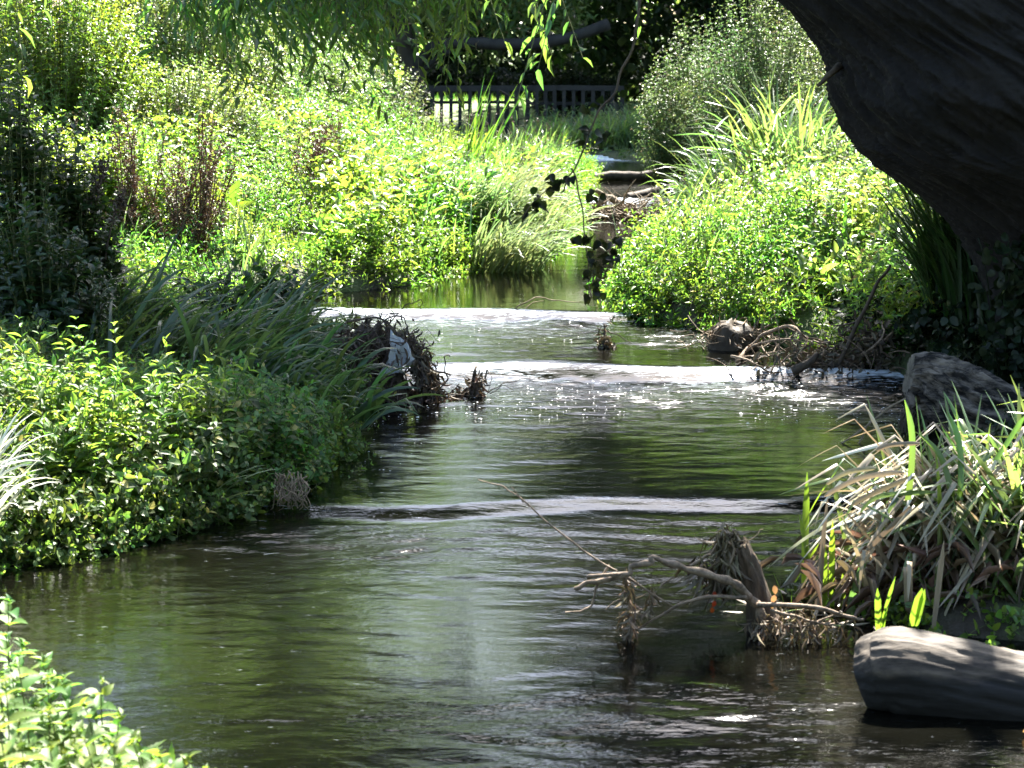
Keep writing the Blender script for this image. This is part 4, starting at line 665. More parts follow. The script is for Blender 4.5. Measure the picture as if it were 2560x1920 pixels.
# ------------------------------------------------------------------ debris
def litter(g, c, ext, n, L=(.03, .09), W=.02, droop=-.4):
    P = np.asarray(c) + rng.normal(0, 1, (n, 3)) * np.asarray(ext); leaves(g, P, rng.normal(0, 1, (n, 3)) + [0, 0, droop], rng.normal(0, 1, (n, 3)), rng.uniform(*L, n), W * rng.uniform(.5, 1.3, n), NARROW)
def twigs(g, c, ext, n, L=.25, r=.005, flat=.35):
    A = np.asarray(c) + rng.normal(0, 1, (n, 3)) * np.asarray(ext); d = nrm(rng.normal(0, 1, (n, 3)) * [1, 1, flat]) * (L * rng.uniform(.4, 1.2, n))[:, None]; B = A + d * .5 + rng.normal(0, .12 * L, (n, 3)); tubes(g, bez(A, B, A + d, 8), (r * rng.uniform(.4, 1.4, n))[:, None] * np.linspace(1, .45, 8)[None], 5)
def heap():
    p = on_water(960, 1000); Y = p[1]; loc = tuple(p); th = thing("debris_heap", "dark heap of flood wrack and rotten leaves snagged at the left waterside", "debris", loc); gl, gt, gm = Geo(), Geo(), Geo()
    for u, v, eu, ev, n in ((930, 900, 40, 45, 700), (900, 950, 45, 38, 700), (945, 840, 42, 18, 420), (1010, 860, 18, 14, 200), (1045, 895, 14, 22, 240), (1065, 935, 10, 26, 240), (1080, 970, 9, 22, 220), (940, 985, 60, 10, 600), (1060, 990, 34, 7, 260), (880, 860, 26, 24, 300), (1020, 985, 40, 8, 240)):
        s = Y / F_PX; litter(gl, at(u, v, Y + .05), (eu * s, .10, ev * s), n, (.03, .11), .014, -1.6)
    for u, v, n in ((920, 850, 26), (930, 940, 30), (1000, 850, 10), (980, 990, 22), (1050, 990, 14)): twigs(gt, at(u, v, Y), (.10, .08, .05), n, .28, .004)
    for pts, r in (([(975, 815), (1010, 850), (1060, 900), (1090, 930), (1128, 940)], .013), ([(870, 800), (950, 800), (1010, 845), (1075, 900)], .01), ([(910, 850), (960, 800), (1000, 790), (1018, 808)], .007), ([(1090, 985), (1118, 940), (1110, 895), (1124, 890)], .006), ([(950, 810), (960, 780), (985, 750)], .004), ([(970, 815), (1005, 770), (1040, 750), (1055, 755), (1054, 785)], .004), ([(888, 800), (890, 760), (889, 745)], .004)):
        stick(gt, [at(u, v, Y + random.uniform(-.05, .05)) for u, v in pts], r, r * .5, 22, .015, 6, pts[0][0])
    g = gm; n = 40; q = np.linspace(0, 2 * pi, n, endpoint=False); c = np.array([p[0] - .12, Y + .12, p[2]]); 
    rows = [c + np.stack([np.cos(q) * .26 * f, np.sin(q) * .2 * f, np.full(n, h)], -1) * (1 + .25 * vnoise(np.stack([np.cos(q) * 2, np.sin(q) * 2, q * 0 + h * 6], -1)))[:, None] for f, h in ((1.15, -.05), (1.05, .08), (.85, .2), (.65, .33), (.35, .42), (.05, .45))]
    j = np.arange(5)[:, None]; s = np.arange(n)[None]; g.add(np.concatenate(rows), np.stack([j * n + s, j * n + (s + 1) % n, (j + 1) * n + (s + 1) % n, (j + 1) * n + s], -1).reshape(-1, 4))
    gm.build("mud_core", M['mud'], th, loc); gl.build("rotten_leaves", M['litter'], th, loc); gt.build("twigs", M['darktwig'], th, loc)
    # plastic sheet caught on the heap
    m, nt, N, Lk, P_, O = mat("plastic_film"); P_.inputs["Base Color"].default_value = (.5, .52, .53, 1); P_.inputs["Roughness"].default_value = .25; tr = N.new("ShaderNodeBsdfTransparent"); mx = N.new("ShaderNodeMixShader"); mx.inputs[0].default_value = .45; Lk.new(P_.outputs[0], mx.inputs[1]); Lk.new(tr.outputs[0], mx.inputs[2]); Lk.new(mx.outputs[0], O.inputs[0])
    k = 26; uu, vv = np.meshgrid(np.linspace(0, 1, k), np.linspace(0, 1, k)); a, b, c_, d = at(978, 822, Y - .1), at(1032, 868, Y - .06), at(945, 935, Y - .16), at(1003, 935, Y - .12)
    V = (a * (1 - uu[..., None]) + b * uu[..., None]) * (1 - vv[..., None]) + (c_ * (1 - uu[..., None]) + d * uu[..., None]) * vv[..., None]; V = V + (.025 * fbm(np.stack([uu * 5, vv * 1.6, uu * 0], -1), 4))[..., None] * np.array([.2, -1, .1]) + (.04 * np.sin(vv * pi))[..., None] * np.array([1, -.5, 0]) + .012 * fbm(np.stack([uu * 4, vv * 4, uu * 0 + 5], -1), 3)[..., None] * np.array([1, 0, 1.])
    i = np.arange(k - 1)[:, None]; j = np.arange(k - 1)[None]; g = Geo(); g.add(V, np.stack([i * k + j, i * k + j + 1, (i + 1) * k + j + 1, (i + 1) * k + j], -1).reshape(-1, 4)); tag(g.build("plastic_sheet", m, None, tuple(a)), "torn translucent plastic sheet hanging on the dark debris heap", "plastic sheet")
heap()
def snag(lab, u, v, sticks, lit, mt='darktwig', lw=.02, cat="debris", name="snag", L=(.02, .07)):
    p = on_water(u, v); Y = p[1]; loc = tuple(p); th = thing(name, lab, cat, loc); g = Geo(); s = Y / F_PX
    for i, (pts, r) in enumerate(sticks): stick(g, [at(a, b, Y + random.uniform(-.06, .06) * (len(pts) > 2)) for a, b in pts], r, r * .55, 20, .010, 6, u + i)
    g.build("sticks", M[mt], th, loc)
    if lit:
        g = Geo()
        for a, b, eu, ev, n in lit: litter(g, at(a, b, Y), (eu * s, .04, ev * s), n, L, lw, -.7)
        g.build("rotten_leaves", M['litter'], th, loc)
    return th
snag("small dark rotten snag with two prongs standing in the water right of the debris heap", 1185, 990, [([(1172, 1000), (1180, 960), (1188, 930), (1192, 916)], .018), ([(1188, 960), (1210, 950), (1217, 922)], .010), ([(1150, 995), (1170, 980), (1200, 990), (1240, 995)], .012), ([(1220, 985), (1250, 960), (1300, 950), (1350, 945)], .004), ([(1225, 985), (1262, 965), (1282, 980)], .003), ([(1120, 990), (1140, 965), (1148, 962)], .004), ([(1217, 925), (1228, 950), (1218, 985)], .003)], [(1180, 980, 12, 16, 160), (1195, 955, 8, 10, 70), (1150, 990, 16, 4, 80), (1120, 995, 20, 4, 60)])
snag("small brown snag with a crossing twig standing in midstream", 1512, 868, [([(1508, 872), (1512, 845), (1510, 812)], .014), ([(1495, 820), (1530, 832), (1580, 856)], .006), ([(1525, 838), (1505, 860), (1490, 880), (1475, 890)], .005), ([(1478, 930), (1482, 905), (1478, 885), (1490, 868)], .007)], [(1512, 855, 8, 14, 160), (1515, 868, 14, 5, 80)])
snag("arched bare twig dipping into the water under the hanging bramble shoot", 1300, 775, [([(1285, 776), (1320, 752), (1350, 745), (1400, 752), (1450, 756)], .006), ([(1310, 775), (1335, 757), (1360, 750)], .004)], None, 'twig', name="twig", cat="twig")
def stone(lab, u, v, r):
    p = on_water(u, v); n, k = 20, 12; th, ph = np.meshgrid(np.linspace(0, 2 * pi, n, endpoint=False), np.linspace(.05, pi - .05, k)); d = np.stack([np.sin(ph) * np.cos(th), np.sin(ph) * np.sin(th), np.cos(ph)], -1); X = p + d * np.array([r * 1.3, r, r * .75]) * (1 + .3 * fbm(d * 1.5 + u, 3))[..., None]
    i = np.arange(k - 1)[:, None]; j = np.arange(n)[None]; g = Geo(); g.add(X, np.stack([i * n + j, (i + 1) * n + j, (i + 1) * n + (j + 1) % n, i * n + (j + 1) % n], -1).reshape(-1, 4)); tag(g.build("stone", M['stone'], None, tuple(p)), lab, "stone")
M['stone'] = wood_mat("mossy_stone", (0.05, 0.055, 0.03), (0.16, 0.14, 0.09), 14, (1, 1, 1), .6, .5)
stone("mossy stone under the thin curved twig on the main weir", 1458, 922, .055); stone("low mossy stone on the main weir crest, right of the twig", 1592, 926, .06); stone("smallest wet stone beside the mossy stone on the main weir", 1535, 926, .04)
# clod and branch tangle on the right
def clod():
    p = on_water(1830, 868); Y = p[1]; loc = tuple(p); th = thing("earth_clod", "dark clod of earth and roots at the water's edge on the right", "earth clod", loc); g = Geo(); n = 30; q = np.linspace(0, 2 * pi, n, endpoint=False); s = Y / F_PX
    rows = [p + np.stack([np.cos(q) * 62 * s * f, np.sin(q) * .2 * f, np.full(n, h)], -1) * (1 + .3 * vnoise(np.stack([np.cos(q) * 2, np.sin(q) * 2, q * 0 + h * 9], -1)))[:, None] for f, h in ((1, -.05), (.95, .06), (.8, .13), (.5, .17), (.05, .18))]; j = np.arange(4)[:, None]; k = np.arange(n)[None]; g.add(np.concatenate(rows), np.stack([j * n + k, j * n + (k + 1) % n, (j + 1) * n + (k + 1) % n, (j + 1) * n + k], -1).reshape(-1, 4)); g.build("soil", M['mud'], th, loc)
    g = Geo(); twigs(g, at(1830, 845, Y - .1), (.2, .08, .03), 60, .22, .004, .6); litter(g, at(1845, 835, Y - .05), (.12, .06, .04), 200); g.build("roots", M['twig'], th, loc)
clod()
def tangle():
    p = on_water(2080, 925); Y = p[1]; loc = tuple(p); th = thing("branch_tangle", "tangle of pale bare driftwood branches against the right bank", "driftwood", loc); g = Geo()
    L = [([(1845, 905), (1860, 880), (1900, 845), (1950, 820), (1985, 818), (2000, 840), (1985, 855)], .016), ([(1850, 895), (1890, 865), (1930, 850), (1990, 850)], .012), ([(1825, 890), (1870, 900), (1910, 920), (1950, 935)], .010), ([(1985, 820), (2020, 845), (2070, 860), (2110, 870)], .009), ([(2005, 880), (2060, 905), (2130, 895), (2200, 860), (2230, 830)], .013), ([(2060, 890), (2120, 900), (2180, 870), (2210, 830), (2205, 805)], .012), ([(1990, 930), (2030, 905), (2060, 880), (2050, 860)], .016), ([(2100, 930), (2150, 910), (2220, 905), (2260, 880)], .012), ([(2140, 880), (2190, 860), (2250, 850), (2268, 870)], .010), ([(1940, 930), (1960, 900), (2000, 880), (2020, 850)], .008), ([(1880, 925), (1900, 915), (1960, 922)], .006), ([(1840, 915), (1850, 925), (1870, 925)], .004), ([(2010, 935), (2080, 925), (2150, 930)], .018), ([(2210, 935), (2240, 920), (2290, 935)], .008), ([(2160, 845), (2200, 850), (2210, 880), (2180, 900)], .010), ([(1975, 800), (1990, 830), (1950, 860), (1925, 890)], .006)]
    for i, (pts, r) in enumerate(L): stick(g, [at(u, v, Y + .25 * sin(i * 1.7 + k)) for k, (u, v) in enumerate(pts)], r, r * .45, 30, .012, 7, i)
    twigs(g, at(2090, 905, Y), (.35, .15, .06), 150, .28, .006, .5); g.build("branches", M['paletwig'], th, loc)
    g = Geo(); litter(g, at(2120, 905, Y), (.30, .14, .06), 800, (.03, .1), .025); litter(g, at(2030, 925, Y), (.12, .1, .03), 260, (.03, .1), .025); litter(g, at(2180, 850, Y), (.10, .1, .07), 300, (.03, .1), .025); g.build("rotten_leaves", M['litter'], th, loc)
    g = Geo(); a = at(2100, 915, Y - .2); stick(g, [a, at(2150, 800, Y - .1), at(2190, 720, Y), at(2224, 662, Y + .1)], .018, .010, 26, .012, 7, 77); stick(g, [at(2150, 800, Y - .1), at(2110, 812, Y - .1), at(2080, 810, Y - .1)], .008, .005, 10, .01, 5, 78); tag(g.build("stick", M['darktwig'], None, tuple(a)), "straight dark stick standing slanted out of the branch tangle", "stick")
    g = Geo(); a = at(2050, 935, Y - .3); stick(g, [at(1985, 930, Y - .3), at(2020, 905, Y - .3), at(2045, 885, Y - .28)], .035, .02, 14, .02, 8, 80); tag(g.build("rotten_stump", M['darktwig'], None, tuple(a)), "dark rotten wood lump at the water end of the branch tangle", "stump")
tangle()
tuft("iris_clump", "upright green iris blades rising behind the branch tangle", foot(2130, 880, 15.9), 16, 0.75, 0.05, M['iris'], 0.6, 0.5, (0.1, .45), (0.0, .2), 0.16, cat="iris")
def island():
    p = on_water(1580, 545); Y = p[1]; loc = tuple(p); th = thing("debris_island", "heap of grey brown driftwood in the far narrow channel", "driftwood", loc); g = Geo(); twigs(g, p + [0, 0, .04], (.38, .2, .05), 220, .5, .012, .35); twigs(g, p + [-.1, 0, .14], (.15, .12, .06), 60, .35, .010, .8)
    for pts, r in (([(1480, 520), (1530, 500), (1600, 560), (1640, 570)], .05), ([(1520, 560), (1570, 530), (1640, 520), (1690, 500)], .035), ([(1490, 470), (1550, 520), (1560, 580)], .03)): stick(g, [at(u, v, Y) for u, v in pts], r, r * .5, 20, .03, 7, pts[0][0])
    g.build("branches", M['twig'], th, loc); g = Geo(); litter(g, p + [0, 0, .03], (.4, .2, .04), 500, (.04, .14), .03); g.build("rotten_leaves", M['litter'], th, loc)
island()
g = Geo(); a = on_water(1480, 452); b = on_water(1740, 448); stick(g, [a + [0, 0, .03], a * .5 + b * .5 + [0, 0, .06], b + [0, 0, .05]], .07, .09, 20, .03, 9, 3); tag(g.build("sunken_log", M['darktwig'], None, tuple(a)), "dark low log lying across the far channel", "log")
g = Geo(); a = on_water(1560, 495); b = on_water(1745, 482); stick(g, [a + [0, 0, .0], a * .5 + b * .5 + [0, 0, .05], b + [0, 0, .05]], .07, .09, 20, .03, 9, 5); tag(g.build("sunken_log", M['darktwig'], None, tuple(a)), "dark low log just behind the debris island in the far channel", "log")

# ------------------------------------------------------------------ near right: reed clump, stump, driftwood
def reeds():
    p = on_water(2330, 1560); Y = 8.45; loc = (2.0, Y, float(wz(2.0, Y))); th = thing("reed_clump", "big clump of bent dry and green reeds on the near right bank", "reeds", loc)
    def thatch(name, n, cx, cyy, sx, sy, azm, azs, lean, curl, Lr, W, kp, kr, m, tw=.45):
        x = rng.normal(cx, sx, n); y = rng.normal(cyy, sy, n); Q = np.stack([x, y, np.maximum(ground_z(x, y), loc[2] - .05)], -1); g = Geo(); kk = np.where(rng.uniform(0, 1, n) < kp, rng.uniform(.35, .8, n), 2.)
        blades(g, Q, rng.normal(azm, azs, n), rng.uniform(*lean, n), rng.uniform(*curl, n), rng.uniform(*Lr, n), W * rng.uniform(.6, 1.3, n), 12, kk, rng.uniform(*kr, n), .3, tw); g.build(name, m, th, loc)
    thatch("dry_blades", 250, 2.26, Y + .05, .22, .14, -1.65, .35, (.4, 1.0), (.1, .5), (.55, .95), .038, 1.0, (1.1, 1.7), M['dry'], .5)
    thatch("broken_blades", 200, 2.08, Y - .06, .28, .14, -1.7, 1.2, (.0, 1.0), (.1, .8), (.3, .6), .034, .85, (1.0, 2.3), M['dry'], .7)
    thatch("bleached_blades", 55, 2.2, Y, .24, .14, -1.65, .4, (.4, 1.0), (.1, .5), (.5, .9), .036, 1.0, (1.1, 1.7), M['white'], .5)
    thatch("green_blades", 210, 2.3, Y + .05, .26, .2, -.9, 1.5, (.0, .55), (.1, .9), (.4, .85), .036, .5, (.8, 2.0), M['sedge'])
    thatch("drooping_blades", 110, 2.3, Y, .2, .14, -1.5, .5, (.4, 1.0), (.1, .5), (.5, .85), .036, 1.0, (1.1, 1.8), M['bankgrass'])
    g = Geo(); n = 900; x = rng.normal(2.05, .30, n); y = rng.normal(Y - .02, .18, n); leaves(g, np.stack([x, y, np.maximum(ground_z(x, y), loc[2]) + rng.uniform(.0, .22, n)], -1), rng.normal(0, 1, (n, 3)) * [1, 1, .35] + [-.3, -.2, -.3], rng.normal(0, .5, (n, 3)) + [0, 0, 1], rng.uniform(.10, .28, n), .02, NARROW); g.build("dead_mat", M['drylitter'], th, loc)
    g = Geo(); D = [((2270, 1250), (2262, 1000), .030), ((2400, 1250), (2370, 1030), .030), ((2330, 1560), (2340, 1130), .022), ((2480, 1560), (2450, 1250), .024), ((2490, 1150), (2560, 1040), .03), ((2380, 1240), (2290, 1080), .03)]
    for i, (a, b, w) in enumerate(D):
        A, B = at(*a, Y - .35), at(*b, Y - .25); t = np.linspace(0, 1, 10)[:, None]; C = A * (1 - t) + B * t + np.sin(t * pi) * .03; wv = w * .5 * np.minimum(1, (1.05 - t) * 3); sdv = nrm(np.array([1, .35, 0.])); g.add(np.stack([C - sdv * wv, C + [0, -.004, 0], C + sdv * wv], 1), np.array([(r * 3 + s, r * 3 + s + 1, r * 3 + s + 4, r * 3 + s + 3) for r in range(9) for s in range(2)]))
    g.build("standing_blades", M['grass'], th, loc)
    g = Geo()
    for i, (pts, w) in enumerate((([(2060, 1240), (2150, 1195), (2260, 1180)], .022), ([(2190, 1125), (2230, 1112), (2300, 1108)], .018), ([(2130, 1262), (2200, 1225), (2290, 1190)], .022), ([(2065, 1210), (2120, 1180), (2190, 1170)], .02), ([(2400, 1570), (2450, 1440), (2430, 1340)], .02), ([(2150, 1280), (2200, 1240), (2340, 1230)], .02))):
        C = smooth_path([at(u, v, Y - .35) for u, v in pts], 12); t = np.linspace(0, 1, 12)[:, None]; wv = w * .5 * np.minimum(1, np.minimum(t * 8 + .3, (1 - t) * 5 + .3)); g.add(np.stack([C - np.array([0, .3, 1.]) * wv, C + [0, -.006, 0], C + np.array([0, .3, 1.]) * wv], 1), np.array([(r * 3 + s, r * 3 + s + 1, r * 3 + s + 4, r * 3 + s + 3) for r in range(11) for s in range(2)]))
    g.build("folded_blades", M['dry'], th, loc)
reeds()
def shoots(lab, items, Y, mt='iris'):
    a0 = at(*items[0][0], Y); loc = tuple(a0); th = thing("reed_shoot", lab, "reed", loc)
    for i, (a, b, w, bend) in enumerate(items):
        A, B = at(*a, Y), at(*b, Y); A = A + (A - B) * .05; t = np.linspace(0, 1, 12)[:, None]; C = A * (1 - t) + B * t + (t ** 2 * bend) * np.array([1, -.3, -.15]); wv = w * .5 * np.minimum(1, (1.03 - t) * 3.5) * np.minimum(1, .7 + t); ang = i * .9; sdv = np.array([cos(ang * .4), sin(ang) * .5, 0]); g = Geo()
        g.add(np.stack([C - sdv * wv, C + [0, -.006, 0], C + sdv * wv], 1), np.array([(r * 3 + s, r * 3 + s + 1, r * 3 + s + 4, r * 3 + s + 3) for r in range(11) for s in range(2)])); g.build("blade", M[mt], th, loc)
shoots("tall narrow green reed shoot in the water left of the dry reeds", [((2010, 1450), (2018, 1180), .03, 0), ((2025, 1430), (2010, 1290), .025, -.02), ((1990, 1450), (2050, 1340), .022, .02), ((2015, 1300), (2080, 1150), .016, .05)], 8.7)
shoots("green reed shoots in a pair behind the stump", [((2060, 1520), (2058, 1340), .034, 0), ((2080, 1520), (2076, 1300), .03, .01), ((2105, 1530), (2110, 1420), .036, .0), ((2110, 1440), (2140, 1370), .018, .02), ((1960, 1510), (1943, 1430), .02, -.02), ((1978, 1510), (1980, 1475), .018, 0)], 8.35)
shoots("short green reed shoots beside the smooth grey log", [((2196, 1580), (2194, 1470), .026, 0), ((2205, 1560), (2232, 1440), .018, .01), ((2208, 1580), (2210, 1520), .018, .01)], 7.75)
shoots("folded green and white reed shoot behind the smooth grey log", [((2280, 1560), (2305, 1470), .036, .0), ((2292, 1560), (2312, 1472), .03, .0)], 7.7)
shoots("single brown reed stem standing in front of the dry reeds", [((2335, 1560), (2360, 1350), .024, 0)], 7.9, 'dry')
def stump():
    p = on_water(1910, 1575); Y = p[1]; loc = tuple(p); th = thing("stump", "dark jagged stump with matted dead roots standing in the near water", "stump", loc); g = Geo()
    C = np.array([rp(1915, 1590, Y, 56), rp(1905, 1545, Y, 40), rp(1893, 1490, Y, 30), rp(1875, 1430, Y, 27), rp(1860, 1390, Y, 26), rp(1853, 1372, Y, 24)]); S = smooth_path(C, 50); s = 44; T = nrm(np.gradient(S[:, :3], axis=0)); U = nrm(np.cross(T, np.array([0, 1., 0]))); W = np.cross(T, U); q = np.arange(s) / s * 2 * pi
    k = np.arange(50)[:, None] / 50; rr = S[:, 3:4] * (1 + .22 * fbm(np.stack([np.cos(q)[None] * 3 + 0 * k, np.sin(q)[None] * 3 + 0 * k, k * 3 + 0 * q], -1), 4)); X = S[:, None, :3] + rr[..., None] * (U[:, None] * np.cos(q)[None, :, None] + W[:, None] * np.sin(q)[None, :, None]); X[-8:] += (T[-1] * (.05 * np.abs(vnoise(np.stack([np.cos(q) * 4, np.sin(q) * 4, q * 0], -1)))[None, :, None] * np.linspace(0, 1, 8)[:, None, None]))
    j = np.arange(49)[:, None]; i = np.arange(s)[None]; V = np.concatenate([X.reshape(-1, 3), (X[-1].mean(0) - T[-1] * .04)[None]]); e = np.arange(s); g.add(V, [np.stack([j * s + i, j * s + (i + 1) % s, (j + 1) * s + (i + 1) % s, (j + 1) * s + i], -1).reshape(-1, 4), np.stack([49 * s + e, 49 * s + (e + 1) % s, np.full(s, 50 * s)], -1)]); g.build("trunk_stub", M['stumpwood'], th, loc)
    g = Geo(); s_ = Y / F_PX
    for u, v, eu, ev, n in ((1818, 1352, 14, 18, 260), (1825, 1400, 13, 30, 200), (1795, 1445, 18, 12, 80), (1755, 1410, 16, 10, 70)): litter(g, at(u, v, Y + .02), (eu * s_, .03, ev * s_), int(n * .7), (.05, .13), .0045, -2.2)
    g.build("dead_roots", M['drylitter'], th, loc)
    g = Geo()
    for i, (pts, r) in enumerate((([(1720, 1420), (1750, 1400), (1790, 1370), (1815, 1345)], .008), ([(1850, 1355), (1838, 1330), (1835, 1322)], .006), ([(1715, 1430), (1760, 1430), (1790, 1400)], .007), ([(1840, 1360), (1880, 1345), (1905, 1325)], .0025))): stick(g, [at(u, v, Y) for u, v in pts], r, r * .6, 16, .008, 6, i)
    g.build("side_twigs", M['twig'], th, loc)
    # pale driftwood branch lying over the stump
    a = at(1900, 1500, Y - .1); loc = tuple(a); th = thing("driftwood_branch", "pale forked driftwood branch reaching left from the stump over the water", "driftwood", loc); g = Geo()
    stick(g, [at(1905, 1545, Y - .08), at(1875, 1500, Y - .1), at(1835, 1462, Y - .12), at(1760, 1428, Y - .16), at(1690, 1412, Y - .2), at(1630, 1400, Y - .22), at(1590, 1418, Y - .2), at(1545, 1440, Y - .18), at(1480, 1445, Y - .16)], .021, .008, 60, .022, 9, 4, .3); stick(g, [at(1560, 1436, Y - .18), at(1490, 1455, Y - .15), at(1440, 1470, Y - .14)], .013, .009, 20, .01, 8, 5); g.build("main_branch", M['paletwig'], th, loc)
    g = Geo()
    for i, (pts, r) in enumerate((([(1870, 1495), (1780, 1490), (1700, 1510), (1640, 1545), (1585, 1580)], .008), ([(1565, 1440), (1620, 1480), (1690, 1520)], .006), ([(1525, 1415), (1500, 1450), (1480, 1510), (1450, 1525), (1415, 1530)], .0055), ([(1560, 1430), (1568, 1480), (1572, 1540), (1580, 1590)], .009), ([(1570, 1510), (1545, 1500), (1515, 1525)], .004), ([(1635, 1550), (1585, 1530), (1575, 1500)], .004), ([(1650, 1465), (1675, 1450), (1680, 1440)], .005), ([(1890, 1510), (1960, 1512), (2050, 1520), (2130, 1545), (2160, 1550)], .011), ([(1930, 1525), (2000, 1545), (2060, 1560), (2090, 1560)], .008), ([(1960, 1570), (2030, 1560), (2100, 1530)], .006))): stick(g, [at(u, v, Y - .14) for u, v in pts], r, r * .6, 30, .006, 6, 20 + i)
    g.build("side_branches", M['paletwig'], th, loc); g = Geo()
    for u, v, eu, ev, n in ((1575, 1550, 7, 26, 170), (1567, 1460, 4, 16, 50), (1990, 1550, 55, 12, 150), (2040, 1570, 50, 8, 80), (1900, 1570, 20, 12, 60), (1628, 1500, 3, 18, 34)): litter(g, at(u, v, Y - .14), (eu * s_, .05, ev * s_), int(n * 1.1), (.02, .08), .0035, -1.6)
    g.build("hanging_moss", M['drylitter'], th, loc)
    g = Geo(); b = at(1195, 1198, Y - .2); p_ = [at(1540, 1430, Y - .2), at(1450, 1370, Y - .2), at(1370, 1310, Y - .2), at(1300, 1245, Y - .2), at(1250, 1215, Y - .2), b]; stick(g, p_, .0045, .0022, 40, .005, 5, 9); stick(g, [at(1310, 1258, Y - .2), at(1295, 1235, Y - .2), at(1280, 1218, Y - .2)], .0028, .002, 8, .003, 5, 10); tag(g.build("thin_twig", M['paletwig'], None, tuple(p_[0])), "long thin pale twig slanting up over the water from the driftwood branch", "twig")
    for lab, u, v, sx_, mt in (("red orange dead leaf hanging below the driftwood branch beside the stump", 1785, 1490, .032, 'red'), ("folded orange brown leaf at the right of the stump", 1935, 1475, .04, 'orange'), ("small reddish leaf at the right frame edge below the grey log", 2566, 1790, .018, 'orange')):
        Yl = Y - .1 if u < 2200 else 6.75; c = at(u, v, Yl); g = Geo(); P_ = np.array([c + [0, 0, .02], c + [.005, 0, -.02], c + [-.008, -.01, -.045]]); leaves(g, P_, np.array([[.2, -.2, -1], [-.3, 0, -1], [.1, .2, -1.]]), np.array([[0, -1, .2]] * 3), sx_, sx_ * .6, OVAL); tag(g.build("dead_leaf", M[mt], None, tuple(c)), lab, "leaf")
stump()
tuft("water_weed", "fallen yellowing reed leaves floating around the stump foot", on_water(2010, 1530), 60, .22, .022, M['dry'], None, rad=.22, lean=(1.2, 1.7), curl=(0, .3), cat="reed litter")
carpet("cress_edge", "low green water plants at the foot of the dry reeds", "water plants", scatter(900, 1.5, 2.9, 7.6, 8.6, -.1, .5), .08, .04, .7, M['herb'], ROUND, 4, spread=.08)
for lab, pts, Yb in (("thin drooping twig with a seed head hanging from the fallen log over the water", [(2262, 1000), (2180, 1050), (2110, 1105), (2040, 1135), (2026, 1140), (2024, 1165)], 11.6), ("thin drooping side twig hanging from the fallen log", [(2180, 1050), (2150, 1100), (2120, 1150), (2118, 1165)], 11.6)):
    g = Geo(); c = stick(g, [at(u, v, Yb) for u, v in pts], .0065, .0035, 30, .012, 5, pts[0][0]); loc = tuple(c[0]); th = thing("drooping_twig", lab, "twig", loc); g.build("stem", M['twig'], th, loc); g = Geo(); litter(g, c[-3], (.015, .015, .035), 60, (.02, .04), .014, -1); g.build("seed_head", M['drylitter'], th, loc)
g = Geo(); c = at(2290, 1060, 12.0)
for i in range(34): x0 = 2255 + random.uniform(0, 60); stick(g, [at(x0, 1010 + random.uniform(0, 30), 11.95), at(x0 + random.uniform(-12, 12), 1080, 11.9), at(x0 + random.uniform(-25, 25), random.uniform(1100, 1150), 11.9)], .004, .002, 10, .02, 4, i)
tag(g.build("hanging_roots", M['darktwig'], None, tuple(c)), "dark roots hanging under the end of the furrowed log", "roots")
g = Geo(); c = on_water(730, 1275)
for i in range(46): x0 = 690 + random.uniform(0, 75); stick(g, [at(x0, 1180 + random.uniform(0, 25), 10.1), at(x0 + random.uniform(-10, 14), 1225, 10.05), at(x0 + random.uniform(-20, 30), random.uniform(1245, 1275), 10.0)], .004, .002, 10, .02, 4, i)
tag(g.build("hanging_roots", M['twig'], None, tuple(c)), "brown roots hanging from the undercut bank at the mint mound", "roots")

# ------------------------------------------------------------------ near nettles, bottom left
NG = "nettles in the near left corner"
def nettle(u, v, Y, lab):
    top = at(u, v, Y); x0 = top[0] + random.uniform(-.04, .06); y0 = Y + random.uniform(-.04, .08); z0 = gz(x0, y0) - .03; loc = (x0, y0, z0); th = thing("nettle", lab, "nettle", loc, NG); gl, gs = Geo(), Geo(); n = 1
    A = np.array([[x0, y0, z0]]); C = top[None]; B = A * .4 + C * .6 + [[random.uniform(-.03, .03), 0, .02]]; H = max(.15, top[2] - z0); leafy(gl, gs, A, B, C, max(5, int(H / .055)), .15, .095, .52, NETTLE, lift=.15, sr=.004, taper=.62, jit=.15)
    leafy(gl, None, A * .1 + C * .9, A * .05 + C * .95, C, 3, .5, .035, .45, NETTLE, lift=.8); gl.build("leaves", M['nettle'], th, loc); gs.build("stem", M['stem'], th, loc)
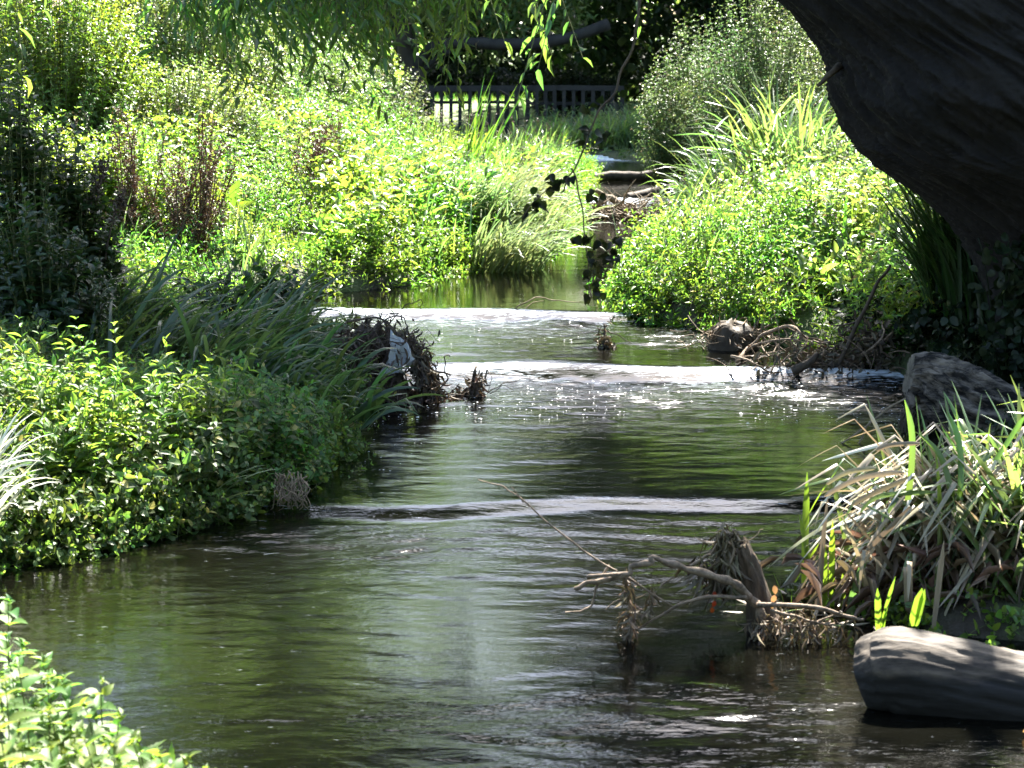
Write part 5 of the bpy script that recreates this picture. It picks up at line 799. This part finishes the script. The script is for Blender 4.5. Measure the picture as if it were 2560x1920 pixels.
spots = [(20, 1500, 6.5), (60, 1610, 6.4), (15, 1590, 6.3), (110, 1650, 6.3), (150, 1720, 6.0), (40, 1700, 6.1), (255, 1700, 5.8), (210, 1760, 5.7), (300, 1790, 5.6), (90, 1760, 5.9), (160, 1810, 5.7), (330, 1850, 5.4), (260, 1860, 5.5), (400, 1880, 5.35), (470, 1895, 5.3), (520, 1925, 5.2), (40, 1830, 5.6), (120, 1880, 5.5), (200, 1900, 5.4), (300, 1920, 5.3), (380, 1940, 5.2), (20, 1900, 5.4), (440, 1950, 5.2), (80, 1930, 5.3)]
for k in range(34): spots.append((random.uniform(-30, 480), None, random.uniform(5.1, 6.3)))
for i, (u, v, Y) in enumerate(spots):
    if v is None: v = 1640 + 0.55 * max(u, 0) + random.uniform(0, 160) - (Y - 5.6) * 100
    nettle(u, v, Y, "tallest nettle at the left frame edge in the near corner" if i == 0 else "nettle leaning furthest over the water in the near left corner" if i == 6 else "out of focus nettle in the clump filling the near left corner")

# ------------------------------------------------------------------ foam
def foam():
    g = Geo(); pts = []
    for u0, u1, v0, v1, n in ((960, 1560, 985, 1050, 130), (1850, 2260, 960, 1060, 150), (900, 1060, 1040, 1180, 30), (1300, 2000, 945, 985, 90), (700, 1450, 790, 860, 50)):
        for _ in range(n): pts.append((on_water(random.uniform(u0, u1), random.uniform(v0, v1), .006), random.uniform(.0015, .004) if random.random() < .95 else random.uniform(.006, .011)))
    for p, r in pts:
        n = 9; q = np.arange(n) / n * 2 * pi; rr = r * (1 + .3 * rng.normal(0, 1, n).clip(-1, 1)); a = np.stack([np.cos(q) * rr * 1.5, np.sin(q) * rr, 0 * q], -1) + p; b = p + (a - p) * .6 + [0, 0, r * .35]; g.add(np.concatenate([a, b, (p + [0, 0, r * .45])[None]]), [np.stack([np.arange(n), (np.arange(n) + 1) % n, (np.arange(n) + 1) % n + n, np.arange(n) + n], -1), np.stack([np.arange(n) + n, (np.arange(n) + 1) % n + n, np.full(n, 2 * n)], -1)])
    m, nt, N, Lk, P_, O = mat("foam_bubbles"); P_.inputs["Base Color"].default_value = (.75, .76, .76, 1); P_.inputs["Roughness"].default_value = .3
    tag(g.build("foam", m), "small white foam bubbles drifting below the weirs", "foam", kind="stuff")
foam()
